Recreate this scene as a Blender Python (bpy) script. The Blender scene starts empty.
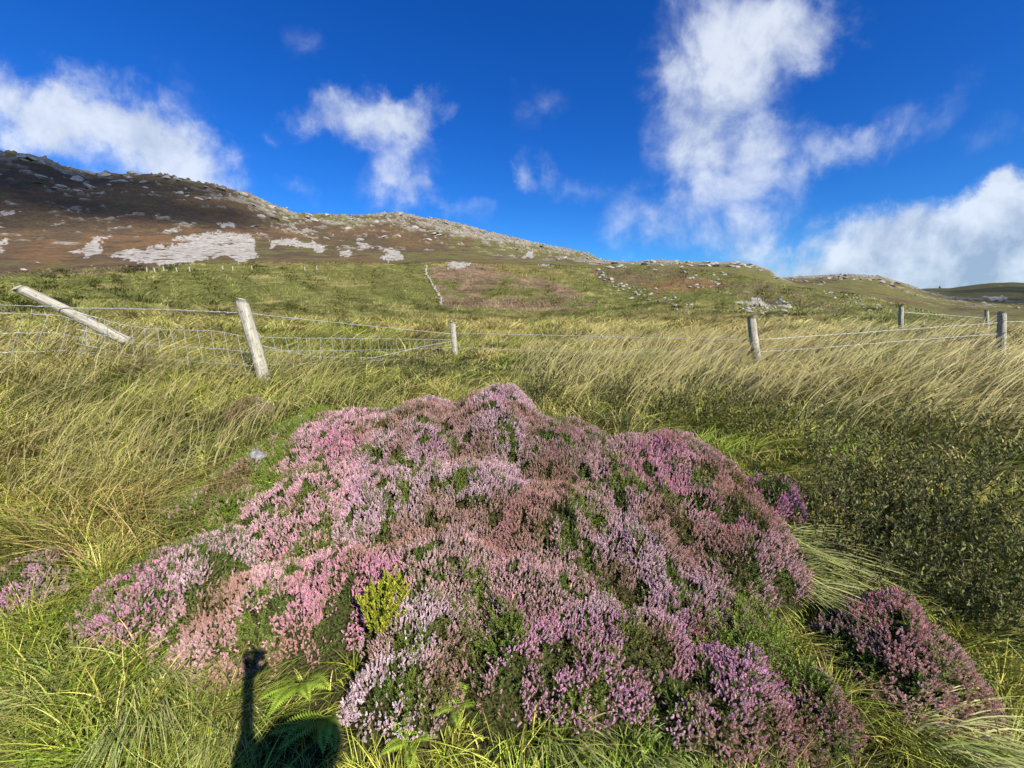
import bpy, math
import numpy as np
from mathutils import Vector

rng = np.random.default_rng(7)
R = math.radians
sc = bpy.context.scene
COL = sc.collection

# ---------------------------------------------------------------- camera
F, PITCH, CZ = 385.0, R(11.0), 1.95
sp, cp = math.sin(PITCH), math.cos(PITCH)

def ray(px, py):
    """world direction(s) seen at photo pixel"""
    a = (np.asarray(px, float) - 512) / F
    b = (384 - np.asarray(py, float)) / F
    return np.stack([a + 0 * b, cp + b * sp + 0 * a, -sp + b * cp + 0 * a], -1)

def pix(x, y, z):
    dz = z - CZ
    dep = y * cp - dz * sp
    up = y * sp + dz * cp
    dep = np.where(dep > 1e-3, dep, 1e-3)
    return 512 + F * x / dep, 384 - F * up / dep

def atY(px, py, Y):
    d = ray(px, py)
    t = Y / d[..., 1]
    return np.array([d[..., 0] * t, d[..., 1] * t, CZ + d[..., 2] * t]).T

cam_d = bpy.data.cameras.new('camera'); cam = bpy.data.objects.new('camera', cam_d); COL.objects.link(cam)
cam_d.sensor_width = 36.0; cam_d.lens = F / 1024 * 36.0
cam_d.clip_start = 0.02; cam_d.clip_end = 20000
cam.location = (0, 0, CZ); cam.rotation_euler = (R(90) - PITCH, 0, 0)
sc.camera = cam

# ---------------------------------------------------------------- noise
def _hash(ix, iy, seed):
    h = (ix.astype(np.int64) * 374761393 + iy.astype(np.int64) * 668265263 + seed * 1442695041) & 0xffffffff
    h = ((h ^ (h >> 13)) * 1274126177) & 0xffffffff
    h = ((h ^ (h >> 16)) * 2246822519) & 0xffffffff
    return ((h ^ (h >> 15)) & 0xffffff) / float(0xffffff)

def vnoise(x, y, seed=0):
    ix = np.floor(x); iy = np.floor(y)
    fx = x - ix; fy = y - iy
    fx = fx * fx * (3 - 2 * fx); fy = fy * fy * (3 - 2 * fy)
    ix = ix.astype(np.int64); iy = iy.astype(np.int64)
    a = _hash(ix, iy, seed); b = _hash(ix + 1, iy, seed)
    c = _hash(ix, iy + 1, seed); d = _hash(ix + 1, iy + 1, seed)
    return (a + (b - a) * fx) * (1 - fy) + (c + (d - c) * fx) * fy

def fbm(x, y, scale=1.0, octv=4, seed=0, gain=0.5):
    x = np.asarray(x, float) / scale; y = np.asarray(y, float) / scale
    s = 0; a = 1; t = 0
    for o in range(octv):
        s = s + a * vnoise(x, y, seed + o * 17); t += a
        a *= gain
        x, y = x * 1.7 * 0.8 - y * 1.7 * 0.6 + 11.3, x * 1.7 * 0.6 + y * 1.7 * 0.8 + 5.1
    return s / t

def sst(e0, e1, x):
    t = np.clip((x - e0) / (e1 - e0), 0, 1)
    return t * t * (3 - 2 * t)

def mix(a, b, t):
    t = np.asarray(t)[..., None]
    return a * (1 - t) + b * t

# ---------------------------------------------------------------- terrain
def prof(pts):
    """silhouette given as photo pixels -> tan(elevation) as a function of azimuth"""
    p = np.array(pts, float)
    d = ray(p[:, 0], p[:, 1])
    az = np.arctan2(d[:, 0], d[:, 1]); te = d[:, 2] / np.hypot(d[:, 0], d[:, 1])
    return lambda a: np.interp(a, az, te)

XL = -420; XR = 1500
S2 = [(XL, 150), (-200, 140), (-60, 147), (0, 153), (20, 155), (45, 158), (62, 166), (80, 172), (120, 173), (150, 173), (180, 177), (215, 184), (250, 194), (270, 203), (290, 211), (315, 211), (340, 213), (365, 216), (390, 214), (405, 215), (440, 219), (462, 225), (480, 230), (500, 234), (530, 242), (560, 249), (590, 255), (600, 261)]
L14 = [(XL, 345), (0, 340), (512, 337), (1024, 338), (XR, 345)]
L35 = [(XL, 330), (0, 318), (300, 317), (512, 320), (800, 322), (1024, 334), (XR, 340)]
L60 = [(XL, 312), (0, 296), (300, 297), (512, 299), (700, 302), (850, 315), (1024, 332), (XR, 338)]
L100 = [(XL, 285), (0, 273), (100, 268), (200, 264), (300, 262), (380, 263), (450, 263), (560, 265), (650, 266), (700, 270), (780, 283), (850, 294), (900, 304), (950, 320), (1024, 331), (XR, 336)]
L125 = [(XL, 287), (0, 277), (100, 272), (200, 269), (300, 268), (450, 269), (560, 271), (700, 276), (780, 289), (850, 300), (900, 312), (950, 322), (1024, 326), (XR, 330)]
L220 = [(XL, 240), (0, 244), (150, 246), (300, 248), (450, 252), (560, 259), (600, 262), (640, 262), (660, 260), (700, 262), (740, 262), (760, 266), (770, 270), (778, 277), (800, 286), (850, 293), (900, 303), (950, 312), (1024, 316), (XR, 320)]
L270 = [(XL, 225), (0, 226), (150, 230), (300, 238), (450, 246), (560, 257), (600, 267), (700, 272), (778, 284), (850, 288), (900, 298), (950, 306), (1024, 309), (XR, 312)]
L450 = S2 + [(650, 268), (720, 274), (770, 279), (790, 278), (820, 277), (850, 275), (880, 277), (905, 284), (925, 292), (950, 298), (1024, 303), (XR, 305)]
L560 = [(XL, 190), (0, 190), (150, 200), (290, 235), (450, 245), (600, 275), (780, 290), (905, 292), (950, 297), (1024, 300), (XR, 300)]
L1000 = [(XL, 260), (0, 262), (600, 290), (780, 296), (880, 293), (905, 290), (930, 288), (950, 288), (965, 286), (990, 283), (1010, 282), (1040, 283), (1200, 278), (XR, 276)]
L1500 = [(XL, 290), (0, 290), (1024, 300), (XR, 300)]
KN = [(14, L14), (35, L35), (60, L60), (97, L100), (125, L125), (215, L220), (275, L270), (450, L450), (560, L560), (1000, L1000), (1500, L1500)]

az_f = np.arange(-66, 66.01, 0.13)
az_b = np.arange(70, 290, 5.0)
AZ = np.radians(np.concatenate([az_f, az_b]))     # wraps round behind the camera
RR = np.concatenate([[0.02, 0.15], np.geomspace(0.35, 12, 110), np.geomspace(12, 97, 190)[1:], np.geomspace(97, 215, 90)[1:],
                     np.geomspace(215, 460, 250)[1:], np.geomspace(460, 560, 20)[1:], np.geomspace(560, 1010, 120)[1:], np.geomspace(1010, 6000, 24)[1:]])

BANK = [(-50, 0.0), (0.0, 0.0), (0.9, 0.02), (1.3, 0.12), (2.0, 0.40), (3.0, 0.76), (4.0, 0.98), (5.0, 1.06), (7.0, 1.08), (10, 1.02), (14, 0.97), (40, 1.0)]
BX = np.array([b[0] for b in BANK]); BZ = np.array([b[1] for b in BANK])

def near_h(x, y):
    yy = y + 0.10 * np.sin(x * 0.9 + 0.7)
    k = [(-0.3, .25), (0, .5), (0.3, .25)]
    z = sum(w * np.interp(yy + o, BX, BZ) for o, w in k)
    z = z + 0.22 * np.exp(-((x + 5.0) / 1.6) ** 2 - ((y - 4.6) / 1.2) ** 2)
    z = z + 0.12 * np.exp(-((x - 5.0) / 2.0) ** 2 - ((y - 4.2) / 1.2) ** 2)
    z = z + 0.06 * (fbm(x, y, 0.7, 3, 3) - .5) * sst(0.5, 1.5, np.hypot(x, y))
    return z

def far_grid(az, r):
    """az (n,), r (m,) -> z (m,n)"""
    lr = np.log(r)
    a = np.where(az > np.pi, az - 2 * np.pi, az)
    fade = sst(R(66), R(95), np.abs(a))
    ac = np.clip(a, -R(63), R(63))
    kz = [np.log(6.0)]; kv = [np.full(len(az), 1.05)]
    for rr, L in KN:
        kz.append(math.log(rr)); kv.append(CZ + rr * prof(L)(ac))
    kz.append(math.log(6000)); kv.append(np.full(len(az), -60.0))
    kv = np.array(kv); kz = np.array(kz)
    out = np.empty((len(r), len(az)))
    # linear in r between knots (straight slopes), lightly smoothed
    er = np.exp(kz)
    for j in range(len(az)):
        out[:, j] = np.interp(r, er, kv[:, j])
    w = np.array([1, 2, 3, 2, 1.]); w /= w.sum()
    o2 = out.copy()
    for i in range(2, len(r) - 2):
        o2[i] = (out[i - 2:i + 3] * w[:, None]).sum(0)
    back = np.interp(r, [0, 20, 100, 6000], [1.0, 0.0, -6, -120])
    return o2 * (1 - fade) + back[:, None] * fade

GA, GR = np.meshgrid(AZ, RR)
GX = GR * np.sin(GA); GY = GR * np.cos(GA)
ZF = far_grid(AZ, RR)
ZN = near_h(GX, GY)
bl = sst(8, 14, GR)
Z = ZN * (1 - bl) + ZF * bl
FRONT = (GA < R(67))
# masks on the terrain
PX, PY = pix(GX, GY, Z)

def inpoly(px, py, poly):
    poly = np.array(poly, float)
    ins = np.zeros(px.shape, bool)
    n = len(poly)
    for i in range(n):
        x0, y0 = poly[i]; x1, y1 = poly[(i + 1) % n]
        if y0 == y1: continue
        c = ((y0 > py) != (y1 > py)) & (px < (x1 - x0) * (py - y0) / (y1 - y0) + x0)
        ins ^= c
    return ins

def zz(pts, ox=0, oy=130, s=0.3418): return [(ox + u * s, oy + v * s) for u, v in pts]
SCREE = [
    zz([(310, 372), (375, 350), (440, 344), (515, 335), (540, 312), (600, 303), (640, 296), (655, 300), (640, 310), (705, 303), (735, 303), (740, 322), (752, 330), (735, 345), (762, 368), (700, 392), (690, 378), (640, 374), (590, 380), (530, 390), (450, 392), (400, 385)]),
    zz([(192, 353), (240, 345), (265, 335), (288, 315), (328, 311), (300, 325), (290, 345), (292, 360), (250, 375), (238, 360)]),
    zz([(776, 347), (798, 322), (818, 316), (880, 322), (940, 335), (950, 345), (945, 357), (900, 347), (850, 334), (810, 335)]),
    zz([(0, 325), (28, 325), (10, 342), (12, 355), (0, 360)]),
    zz([(480, 300), (500, 293), (535, 290), (535, 300), (490, 306)]),
    zz([(500, 318), (530, 310), (540, 318), (515, 324)]),
    zz([(85, 343), (150, 355), (158, 376), (100, 384), (88, 372), (105, 362)], 350),
    zz([(283, 393), (330, 389), (360, 400), (340, 406), (290, 404)], 350),
    zz([(512, 358), (525, 354), (532, 368), (545, 377), (505, 380)], 350),
    zz([(10, 330), (40, 333), (70, 345), (50, 354), (20, 340)], 350),
    zz([(548, 394), (580, 390), (595, 399), (550, 400)], 350),
    zz([(987, 352), (1024, 352), (1024, 365), (992, 366)]),
    zz([(0, 236), (45, 234), (48, 242), (0, 248)]), zz([(258, 185), (300, 186), (304, 196), (264, 194)]),
    zz([(150, 272), (182, 268), (184, 274), (150, 278)]), zz([(640, 275), (680, 270), (685, 284), (650, 286)]),
    zz([(905, 377), (940, 375), (968, 383), (965, 390), (915, 386)], 680, 170, .336),
    zz([(120, 410), (190, 395), (235, 388), (290, 425), (335, 445), (230, 442), (150, 430)], 680, 170, .336),
]
wx = PX + 9 * (fbm(PX, PY, 9, 4, 51) - .5) + 8 * (fbm(PX, PY, 2.0, 3, 52) - .5)
wy = PY + 7 * (fbm(PX, PY, 8, 4, 53) - .5) + 4 * (fbm(PX, PY, 1.6, 2, 54) - .5)
scree = np.zeros(GX.shape)
for q in SCREE: scree = np.maximum(scree, inpoly(wx, wy, q))
scree *= (GR > 60) & FRONT & (fbm(GX, GY, 2.6, 3, 57) > .30)

# crags: ledges of rock, densest under the skyline
ax_ = np.clip(np.where(GA > np.pi, GA - 2 * np.pi, GA), -R(63), R(63))
crest = CZ + GR * prof(L450)(ax_)
n1 = fbm(GX, GY, 36, 5, 61, .6); n2 = fbm(GX, GY, 9, 4, 62, .6); n3 = fbm(GX, GY, 3.2, 3, 63, .6)
sk_y = np.interp(PX, [p[0] for p in S2], [p[1] for p in S2])
below = np.clip(PY - sk_y, 0, 400)
tin = .95 * np.exp(-(below / np.interp(PX, [0, 150, 300, 600], [9, 15, 19, 12])) ** 2) + .28 * np.exp(-((PY - 243 + .02 * PX) / 16) ** 2) * sst(180, 420, PX)
tin = tin * (1 - .35 * sst(200, 60, PX)) * (GR < 470) - .5 * (GR > 600)
rock = sst(.54, .62, .30 * n1 + .38 * n2 + .32 * n3 + .115 * tin - .062) * sst(150, 230, GR)
bandR = 1.2 * np.exp(-((GR - 208) / 16.) ** 2) * sst(R(5), R(12), GA) * sst(R(36), R(33), GA) + np.exp(-((GR - 445) / 25.) ** 2) * sst(R(30), R(36), GA)
rock = np.maximum(rock, sst(.55, .60, .35 * n1 + .35 * n2 + .3 * n3 + .10 * bandR) * (bandR > .05))
rock *= FRONT
rid = 1 - np.abs(2 * n2 - 1) * 1.6
amp = sst(120, 400, GR) * (1 - .5 * sst(R(10), R(30), GA))
Z = Z + FRONT * (amp * (6.0 * (n1 - .5) + rock * (1.9 * rid - .4) + 2.6 * (n3 - .5) * (.2 + rock)) * (1 - scree * .7))
# field: hummocks
Z = Z + FRONT * sst(14, 40, GR) * (1 - sst(110, 160, GR)) * (1.0 * (fbm(GX, GY, 14, 3, 71) - .5) + .45 * (fbm(GX, GY, 3.0, 2, 72) - .5))
Z = Z + sst(7, 14, GR) * (1 - sst(30, 60, GR)) * .35 * (fbm(GX, GY, 1.8, 3, 73) - .5)

LRR = np.log(RR)
azs = AZ[:len(az_f)]
def G(x, y):
    """ground height by bilinear lookup in the terrain grid"""
    x = np.asarray(x, float); y = np.asarray(y, float)
    r = np.clip(np.hypot(x, y), 0.03, 5900); a = np.clip(np.arctan2(x, y), azs[0], azs[-1] - 1e-6)
    i = np.clip(np.searchsorted(LRR, np.log(r)) - 1, 0, len(RR) - 2)
    t = (r - RR[i]) / (RR[i + 1] - RR[i])
    fj = (a - azs[0]) / (azs[1] - azs[0]); j = np.clip(fj.astype(int), 0, len(azs) - 2); s = fj - j
    return (Z[i, j] * (1 - s) + Z[i, j + 1] * s) * (1 - t) + (Z[i + 1, j] * (1 - s) + Z[i + 1, j + 1] * s) * t

def hit(px, py, dz=0.0):
    """first meeting of the sight line with the ground raised by dz"""
    d = ray(px, py)
    ts = np.geomspace(.5, 900, 1400)
    P = d[None, :] * ts[:, None]
    below = (CZ + P[:, 2]) < G(P[:, 0], P[:, 1]) + dz
    k = int(np.argmax(below)) if below.any() else len(ts) - 1
    return P[k, 0], P[k, 1]

# ---------------------------------------------------------------- terrain colours (cover of the ground, no light)
c_green = np.array([.110, .112, .028]); c_olive = np.array([.155, .130, .040]); c_straw = np.array([.28, .22, .085])
c_brown = np.array([.085, .060, .034]); c_orange = np.array([.135, .078, .036]); c_rock = np.array([.22, .195, .155])
c_dkgrn = np.array([.045, .065, .022]); c_scree = np.array([.32, .292, .25]); c_soil = np.array([.045, .040, .018])
c_purp = np.array([.17, .10, .075])
b1 = fbm(GX, GY, 30, 5, 81); b2 = fbm(GX, GY, 7, 4, 82); b3 = fbm(GX, GY, 2.0, 3, 83); b4 = fbm(GX, GY, 90, 4, 84)
fc = mix(np.broadcast_to(c_green, GX.shape + (3,)), c_olive, sst(.35, .65, b1))
fc = mix(fc, c_straw, sst(.5, .8, .5 * b2 + .5 * b3) * .65)
fc = mix(fc, c_dkgrn, sst(.58, .75, .6 * b2 + .4 * b1) * .7)
fc = fc * (.72 + .56 * b3)[..., None]
# enclosed heathery strip right of the old wall, darker cover to the far left and on the right spur
strip = inpoly(PX + 8 * (b2 - .5), PY + 5 * (b3 - .5), [(428, 268), (490, 266), (520, 275), (560, 285), (600, 302), (580, 312), (500, 309), (442, 306)])
fc = mix(fc, c_purp * (.8 + .5 * b3[..., None]), strip * .75 * sst(.35, .6, .5 * b2 + .5 * b3))
spur = inpoly(PX + 14 * (b2 - .5), PY + 9 * (b3 - .5), [(590, 266), (700, 266), (780, 285), (860, 300), (840, 318), (760, 318), (690, 300), (640, 300), (600, 285)]) * sst(.45, .6, b2 * .5 + b3 * .5)
fc = mix(fc, c_brown * 1.2, spur * .8)
bracken = inpoly(PX + 8 * (b2 - .5), PY + 5 * (b3 - .5), [(640, 283), (700, 278), (730, 283), (700, 292), (650, 292)])
fc = mix(fc, c_orange * 1.3, bracken * .7)
lb = inpoly(PX + 14 * (b2 - .5), PY + 4 * (b3 - .5), [(-200, 262), (0, 262), (120, 260), (165, 264), (150, 272), (0, 277), (-200, 284)])
fc = mix(fc, c_brown * 1.1, lb * .8)
mc = mix(np.broadcast_to(c_brown, GX.shape + (3,)), c_orange, sst(.45, .62, b1 * .6 + b2 * .4) * .7)
mc = mix(mc, np.array([.125, .115, .035]), sst(.42, .62, .55 * b4 + .45 * b2 + .16 * sst(R(-20), R(0), ax_) - .06))
mc = mix(mc, c_dkgrn, sst(.6, .7, b2 * .6 + b3 * .4) * .6)
mc = mc * (.7 + .6 * b3)[..., None]
orange_band = inpoly(PX + 10 * (b2 - .5), PY + 8 * (b3 - .5), [(60, 236), (130, 232), (260, 225), (310, 236), (260, 240), (130, 262), (60, 262), (0, 262)])
mc = mix(mc, c_orange * 1.1, orange_band * sst(.4, .55, b2) * .7)
far_h = sst(600, 800, GR)
mc = mix(mc, mix(np.broadcast_to(np.array([.060, .060, .024]), GX.shape + (3,)), c_straw * .8, sst(975, 1005, GR + 60 * (b2 - .5))), far_h)
rc = c_rock * (.55 + .9 * fbm(GX, GY, 4.5, 3, 85))[..., None]
mc = mix(mc, rc, rock * .9)
cc = mix(fc, mc, sst(112, 135, GR))
st = (.55 + .9 * fbm(GX, GY, 2.0, 3, 86, .7))[..., None]
cc = mix(cc, c_scree * st, scree)
# near turf is dark thatch between the blades
nc = mix(np.broadcast_to(c_soil, GX.shape + (3,)), c_olive * .7, sst(.45, .65, fbm(GX, GY, .25, 3, 87)))
tanc = mix(np.broadcast_to(c_olive, GX.shape + (3,)), c_straw, sst(.4, .6, fbm(GX, GY, 1.6, 3, 88))) * .8
nc = mix(nc, tanc, sst(6, 12, GR))
cc = mix(nc, cc, sst(26, 45, GR))
TCOL = cc

# ---------------------------------------------------------------- materials
def newmat(name):
    m = bpy.data.materials.new(name); m.use_nodes = True
    nt = m.node_tree; b = nt.nodes['Principled BSDF']
    return m, nt, b

def attr_mat(name, rough=.6, transl=.25, spec=.25, var=.0, vscale=200.):
    m, nt, b = newmat(name)
    a = nt.nodes.new('ShaderNodeAttribute'); a.attribute_name = 'Col'
    b.inputs['Roughness'].default_value = rough
    b.inputs['Specular IOR Level'].default_value = spec
    src = a.outputs['Color']
    if var:
        n = nt.nodes.new('ShaderNodeTexNoise'); n.inputs['Scale'].default_value = vscale
        tc = nt.nodes.new('ShaderNodeTexCoord'); nt.links.new(tc.outputs['Object'], n.inputs['Vector'])
        mr = nt.nodes.new('ShaderNodeMapRange'); mr.inputs['To Min'].default_value = 1 - var; mr.inputs['To Max'].default_value = 1 + var
        mr.inputs['From Min'].default_value = .3; mr.inputs['From Max'].default_value = .7
        nt.links.new(n.outputs['Fac'], mr.inputs['Value'])
        vm = nt.nodes.new('ShaderNodeVectorMath'); vm.operation = 'SCALE'
        nt.links.new(src, vm.inputs[0]); nt.links.new(mr.outputs[0], vm.inputs['Scale']); src = vm.outputs[0]
    nt.links.new(src, b.inputs['Base Color'])
    if transl:
        t = nt.nodes.new('ShaderNodeBsdfTranslucent'); mx = nt.nodes.new('ShaderNodeMixShader')
        mx.inputs[0].default_value = transl
        nt.links.new(src, t.inputs['Color'])
        nt.links.new(b.outputs[0], mx.inputs[1]); nt.links.new(t.outputs[0], mx.inputs[2])
        nt.links.new(mx.outputs[0], nt.nodes['Material Output'].inputs['Surface'])
    return m

def noise_mat(name, c1, c2, scale=8., rough=.8, bump=.3, stretch=(1, 1, 1), detail=6, lo=.4, hi=.6, c3=None, s3=60., metal=0., bdist=.01):
    m, nt, b = newmat(name)
    tc = nt.nodes.new('ShaderNodeTexCoord'); mp = nt.nodes.new('ShaderNodeMapping'); mp.inputs['Scale'].default_value = stretch
    nt.links.new(tc.outputs['Object'], mp.inputs['Vector'])
    n = nt.nodes.new('ShaderNodeTexNoise'); n.inputs['Scale'].default_value = scale; n.inputs['Detail'].default_value = detail
    nt.links.new(mp.outputs[0], n.inputs['Vector'])
    r = nt.nodes.new('ShaderNodeValToRGB'); r.color_ramp.elements[0].position = lo; r.color_ramp.elements[1].position = hi
    r.color_ramp.elements[0].color = (*c1, 1); r.color_ramp.elements[1].color = (*c2, 1)
    nt.links.new(n.outputs['Fac'], r.inputs[0]); src = r.outputs[0]
    if c3 is not None:
        n2 = nt.nodes.new('ShaderNodeTexNoise'); n2.inputs['Scale'].default_value = s3; n2.inputs['Detail'].default_value = 4
        nt.links.new(tc.outputs['Object'], n2.inputs['Vector'])
        mr = nt.nodes.new('ShaderNodeMapRange'); mr.inputs['From Min'].default_value = .55; mr.inputs['From Max'].default_value = .65
        nt.links.new(n2.outputs['Fac'], mr.inputs['Value'])
        mx = nt.nodes.new('ShaderNodeMix'); mx.data_type = 'RGBA'; mx.inputs[7].default_value = (*c3, 1)
        nt.links.new(mr.outputs[0], mx.inputs[0]); nt.links.new(src, mx.inputs[6]); src = mx.outputs[2]
    nt.links.new(src, b.inputs['Base Color'])
    b.inputs['Roughness'].default_value = rough; b.inputs['Metallic'].default_value = metal
    bp = nt.nodes.new('ShaderNodeBump'); bp.inputs['Strength'].default_value = bump; bp.inputs['Distance'].default_value = bdist
    nt.links.new(n.outputs['Fac'], bp.inputs['Height']); nt.links.new(bp.outputs[0], b.inputs['Normal'])
    return m

M_GROUND, nt, b = newmat('moorland turf and rock')
a = nt.nodes.new('ShaderNodeAttribute'); a.attribute_name = 'Col'
tc = nt.nodes.new('ShaderNodeTexCoord')
n = nt.nodes.new('ShaderNodeTexNoise'); n.inputs['Scale'].default_value = .9; n.inputs['Detail'].default_value = 8; n.inputs['Roughness'].default_value = .7
nt.links.new(tc.outputs['Object'], n.inputs['Vector'])
mr = nt.nodes.new('ShaderNodeMapRange'); mr.inputs['From Min'].default_value = .35; mr.inputs['From Max'].default_value = .65
mr.inputs['To Min'].default_value = .6; mr.inputs['To Max'].default_value = 1.4
nt.links.new(n.outputs['Fac'], mr.inputs['Value'])
vm = nt.nodes.new('ShaderNodeVectorMath'); vm.operation = 'SCALE'
nt.links.new(a.outputs['Color'], vm.inputs[0]); nt.links.new(mr.outputs[0], vm.inputs['Scale'])
nt.links.new(vm.outputs[0], b.inputs['Base Color'])
bp = nt.nodes.new('ShaderNodeBump'); bp.inputs['Strength'].default_value = .8; bp.inputs['Distance'].default_value = .5
nt.links.new(n.outputs['Fac'], bp.inputs['Height']); nt.links.new(bp.outputs[0], b.inputs['Normal'])
b.inputs['Roughness'].default_value = .9; b.inputs['Specular IOR Level'].default_value = .1

M_GRASS = attr_mat('grass blades', .5, .14, .22)
M_LEAF = attr_mat('shrub leaves', .6, .12, .15)
M_HEATH = attr_mat('heather sprigs', .7, .06, .08)
M_PETAL = attr_mat('heather flowers', .7, .12, .1)
M_FERN = attr_mat('fern fronds', .5, .2, .25)
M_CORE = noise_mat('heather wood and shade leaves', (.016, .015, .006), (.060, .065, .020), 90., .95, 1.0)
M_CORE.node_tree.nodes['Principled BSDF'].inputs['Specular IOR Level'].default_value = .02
M_WOOD = noise_mat('weathered softwood', (.25, .22, .165), (.52, .475, .38), 9., .85, .8, (13, 13, .6), 10, .34, .66, (.22, .23, .12), 22., bdist=.012)
M_ENDW = noise_mat('weathered end grain', (.22, .19, .14), (.42, .38, .30), 40., .9, .6)
M_WIRE = noise_mat('galvanised wire', (.40, .41, .42), (.62, .63, .64), 30., .45, .1, metal=.35)
M_RUST = noise_mat('rusty wire', (.16, .07, .035), (.30, .16, .09), 60., .8, .2)
M_STONE = noise_mat('lichened quartzite', (.18, .162, .13), (.44, .40, .34), 3.0, .9, .9, (1, 1, 1), 8, .35, .62, (.12, .12, .08), 6., bdist=.05)
M_STONE2 = noise_mat('grey fieldstone', (.12, .115, .115), (.25, .24, .24), 30., .9, .8, (1, 1, 1), 8, .35, .62, (.30, .30, .22), 60.)

# ---------------------------------------------------------------- mesh helpers
def quads_mesh(name, V, Fq, col=None, mat=None, smooth=False):
    V = np.ascontiguousarray(V, np.float32).reshape(-1, 3); Fq = np.ascontiguousarray(Fq, np.int32).reshape(-1, 4)
    me = bpy.data.meshes.new(name)
    me.vertices.add(len(V)); me.vertices.foreach_set('co', V.ravel())
    me.loops.add(Fq.size); me.loops.foreach_set('vertex_index', Fq.ravel())
    me.polygons.add(len(Fq)); me.polygons.foreach_set('loop_start', np.arange(0, Fq.size, 4, dtype=np.int32))
    me.update(calc_edges=True)
    if smooth: me.polygons.foreach_set('use_smooth', np.ones(len(Fq), bool))
    if col is not None:
        c = np.ones((len(V), 4), np.float32); c[:, :3] = np.asarray(col).reshape(-1, 3)
        at = me.color_attributes.new('Col', 'FLOAT_COLOR', 'POINT'); at.data.foreach_set('color', c.ravel())
    if mat: me.materials.append(mat)
    return me

def link(name, me, parent=None, **props):
    o = bpy.data.objects.new(name, me); COL.objects.link(o)
    if parent is not None:
        o.parent = parent
        o.location = -Vector(parent.location) if me is not None and not props.pop('local', False) else (0, 0, 0)
    for k, v in props.items():
        if k != 'local': o[k] = v
    return o

def thing(name, label, cat, loc, group=None):
    o = bpy.data.objects.new(name, None); COL.objects.link(o); o.location = loc
    o.empty_display_size = .1
    o['label'] = label; o['category'] = cat
    if group: o['group'] = group
    return o

def inst(TV, TF, P, M):
    """copies of a template (verts TV, quads TF) at P (n,3) with matrices M (n,3,3)"""
    n = len(P); k = len(TV)
    V = np.einsum('nij,kj->nki', M, TV) + P[:, None, :]
    Fq = TF[None] + (np.arange(n) * k)[:, None, None]
    return V.reshape(-1, 3), Fq.reshape(-1, 4)

def frames(axis, r=None):
    """matrices whose z column is axis, randomly spun"""
    a = axis / np.linalg.norm(axis, axis=1, keepdims=True)
    h = rng.normal(size=a.shape); x = np.cross(h, a); x /= np.linalg.norm(x, axis=1, keepdims=True)
    y = np.cross(a, x)
    return np.stack([x, y, a], -1)

def tube(pts, rad, sides=5, cap=True):
    pts = np.asarray(pts, float); n = len(pts)
    rad = np.broadcast_to(rad, (n,))
    t = np.gradient(pts, axis=0); t /= np.linalg.norm(t, axis=1, keepdims=True) + 1e-9
    ref = np.array([0, 0, 1.]) if abs(t[0, 2]) < .9 else np.array([1., 0, 0])
    u = np.cross(t, ref); u /= np.linalg.norm(u, axis=1, keepdims=True) + 1e-9
    v = np.cross(t, u)
    an = np.arange(sides) / sides * 2 * np.pi
    V = pts[:, None] + rad[:, None, None] * (np.cos(an)[None, :, None] * u[:, None] + np.sin(an)[None, :, None] * v[:, None])
    i = np.arange(n - 1)[:, None]; j = np.arange(sides)[None]
    j2 = (j + 1) % sides
    Fq = np.stack([i * sides + j, i * sides + j2, (i + 1) * sides + j2, (i + 1) * sides + j], -1).reshape(-1, 4)
    return V.reshape(-1, 3), Fq

class Acc:
    def __init__(s): s.V = []; s.F = []; s.C = []; s.n = 0
    def add(s, V, Fq, c=None):
        s.V.append(V); s.F.append(np.asarray(Fq) + s.n); s.n += len(V)
        if c is not None: s.C.append(np.broadcast_to(c, (len(V), 3)) if np.ndim(c) == 1 else c)
    def mesh(s, name, mat, smooth=False):
        return quads_mesh(name, np.concatenate(s.V), np.concatenate(s.F), np.concatenate(s.C) if s.C else None, mat, smooth)

# ---------------------------------------------------------------- terrain meshes
NA, NR = len(AZ), len(RR)
isplit = int(np.searchsorted(RR, 122))
def ring_mesh(name, i0, i1, label):
    VV = np.stack([GX[i0:i1], GY[i0:i1], Z[i0:i1]], -1).reshape(-1, 3)
    ii = np.arange(i1 - i0 - 1)[:, None]; jj = np.arange(NA)[None]; j2 = (jj + 1) % NA
    Fq = np.stack([ii * NA + jj, (ii + 1) * NA + jj, (ii + 1) * NA + j2, ii * NA + j2], -1).reshape(-1, 4)
    me = quads_mesh(name, VV, Fq, TCOL[i0:i1].reshape(-1, 3), M_GROUND, True)
    return link(name, me, kind='structure', label=label)
ring_mesh('ground', 0, isplit + 1, 'rough moorland turf rising from the verge to the brow of the field')
ring_mesh('hills', isplit, NR, 'rocky brown mountainside with pale scree and further moorland hills')

# ---------------------------------------------------------------- grass
PAL = dict(g=(.21, .33, .030), o=(.225, .235, .045), s=(.53, .45, .16), d=(.065, .085, .020), t=(.45, .34, .12), y=(.36, .37, .055))
PALK = 'gosdty'
PALA = np.array([PAL[k] for k in PALK])
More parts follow.
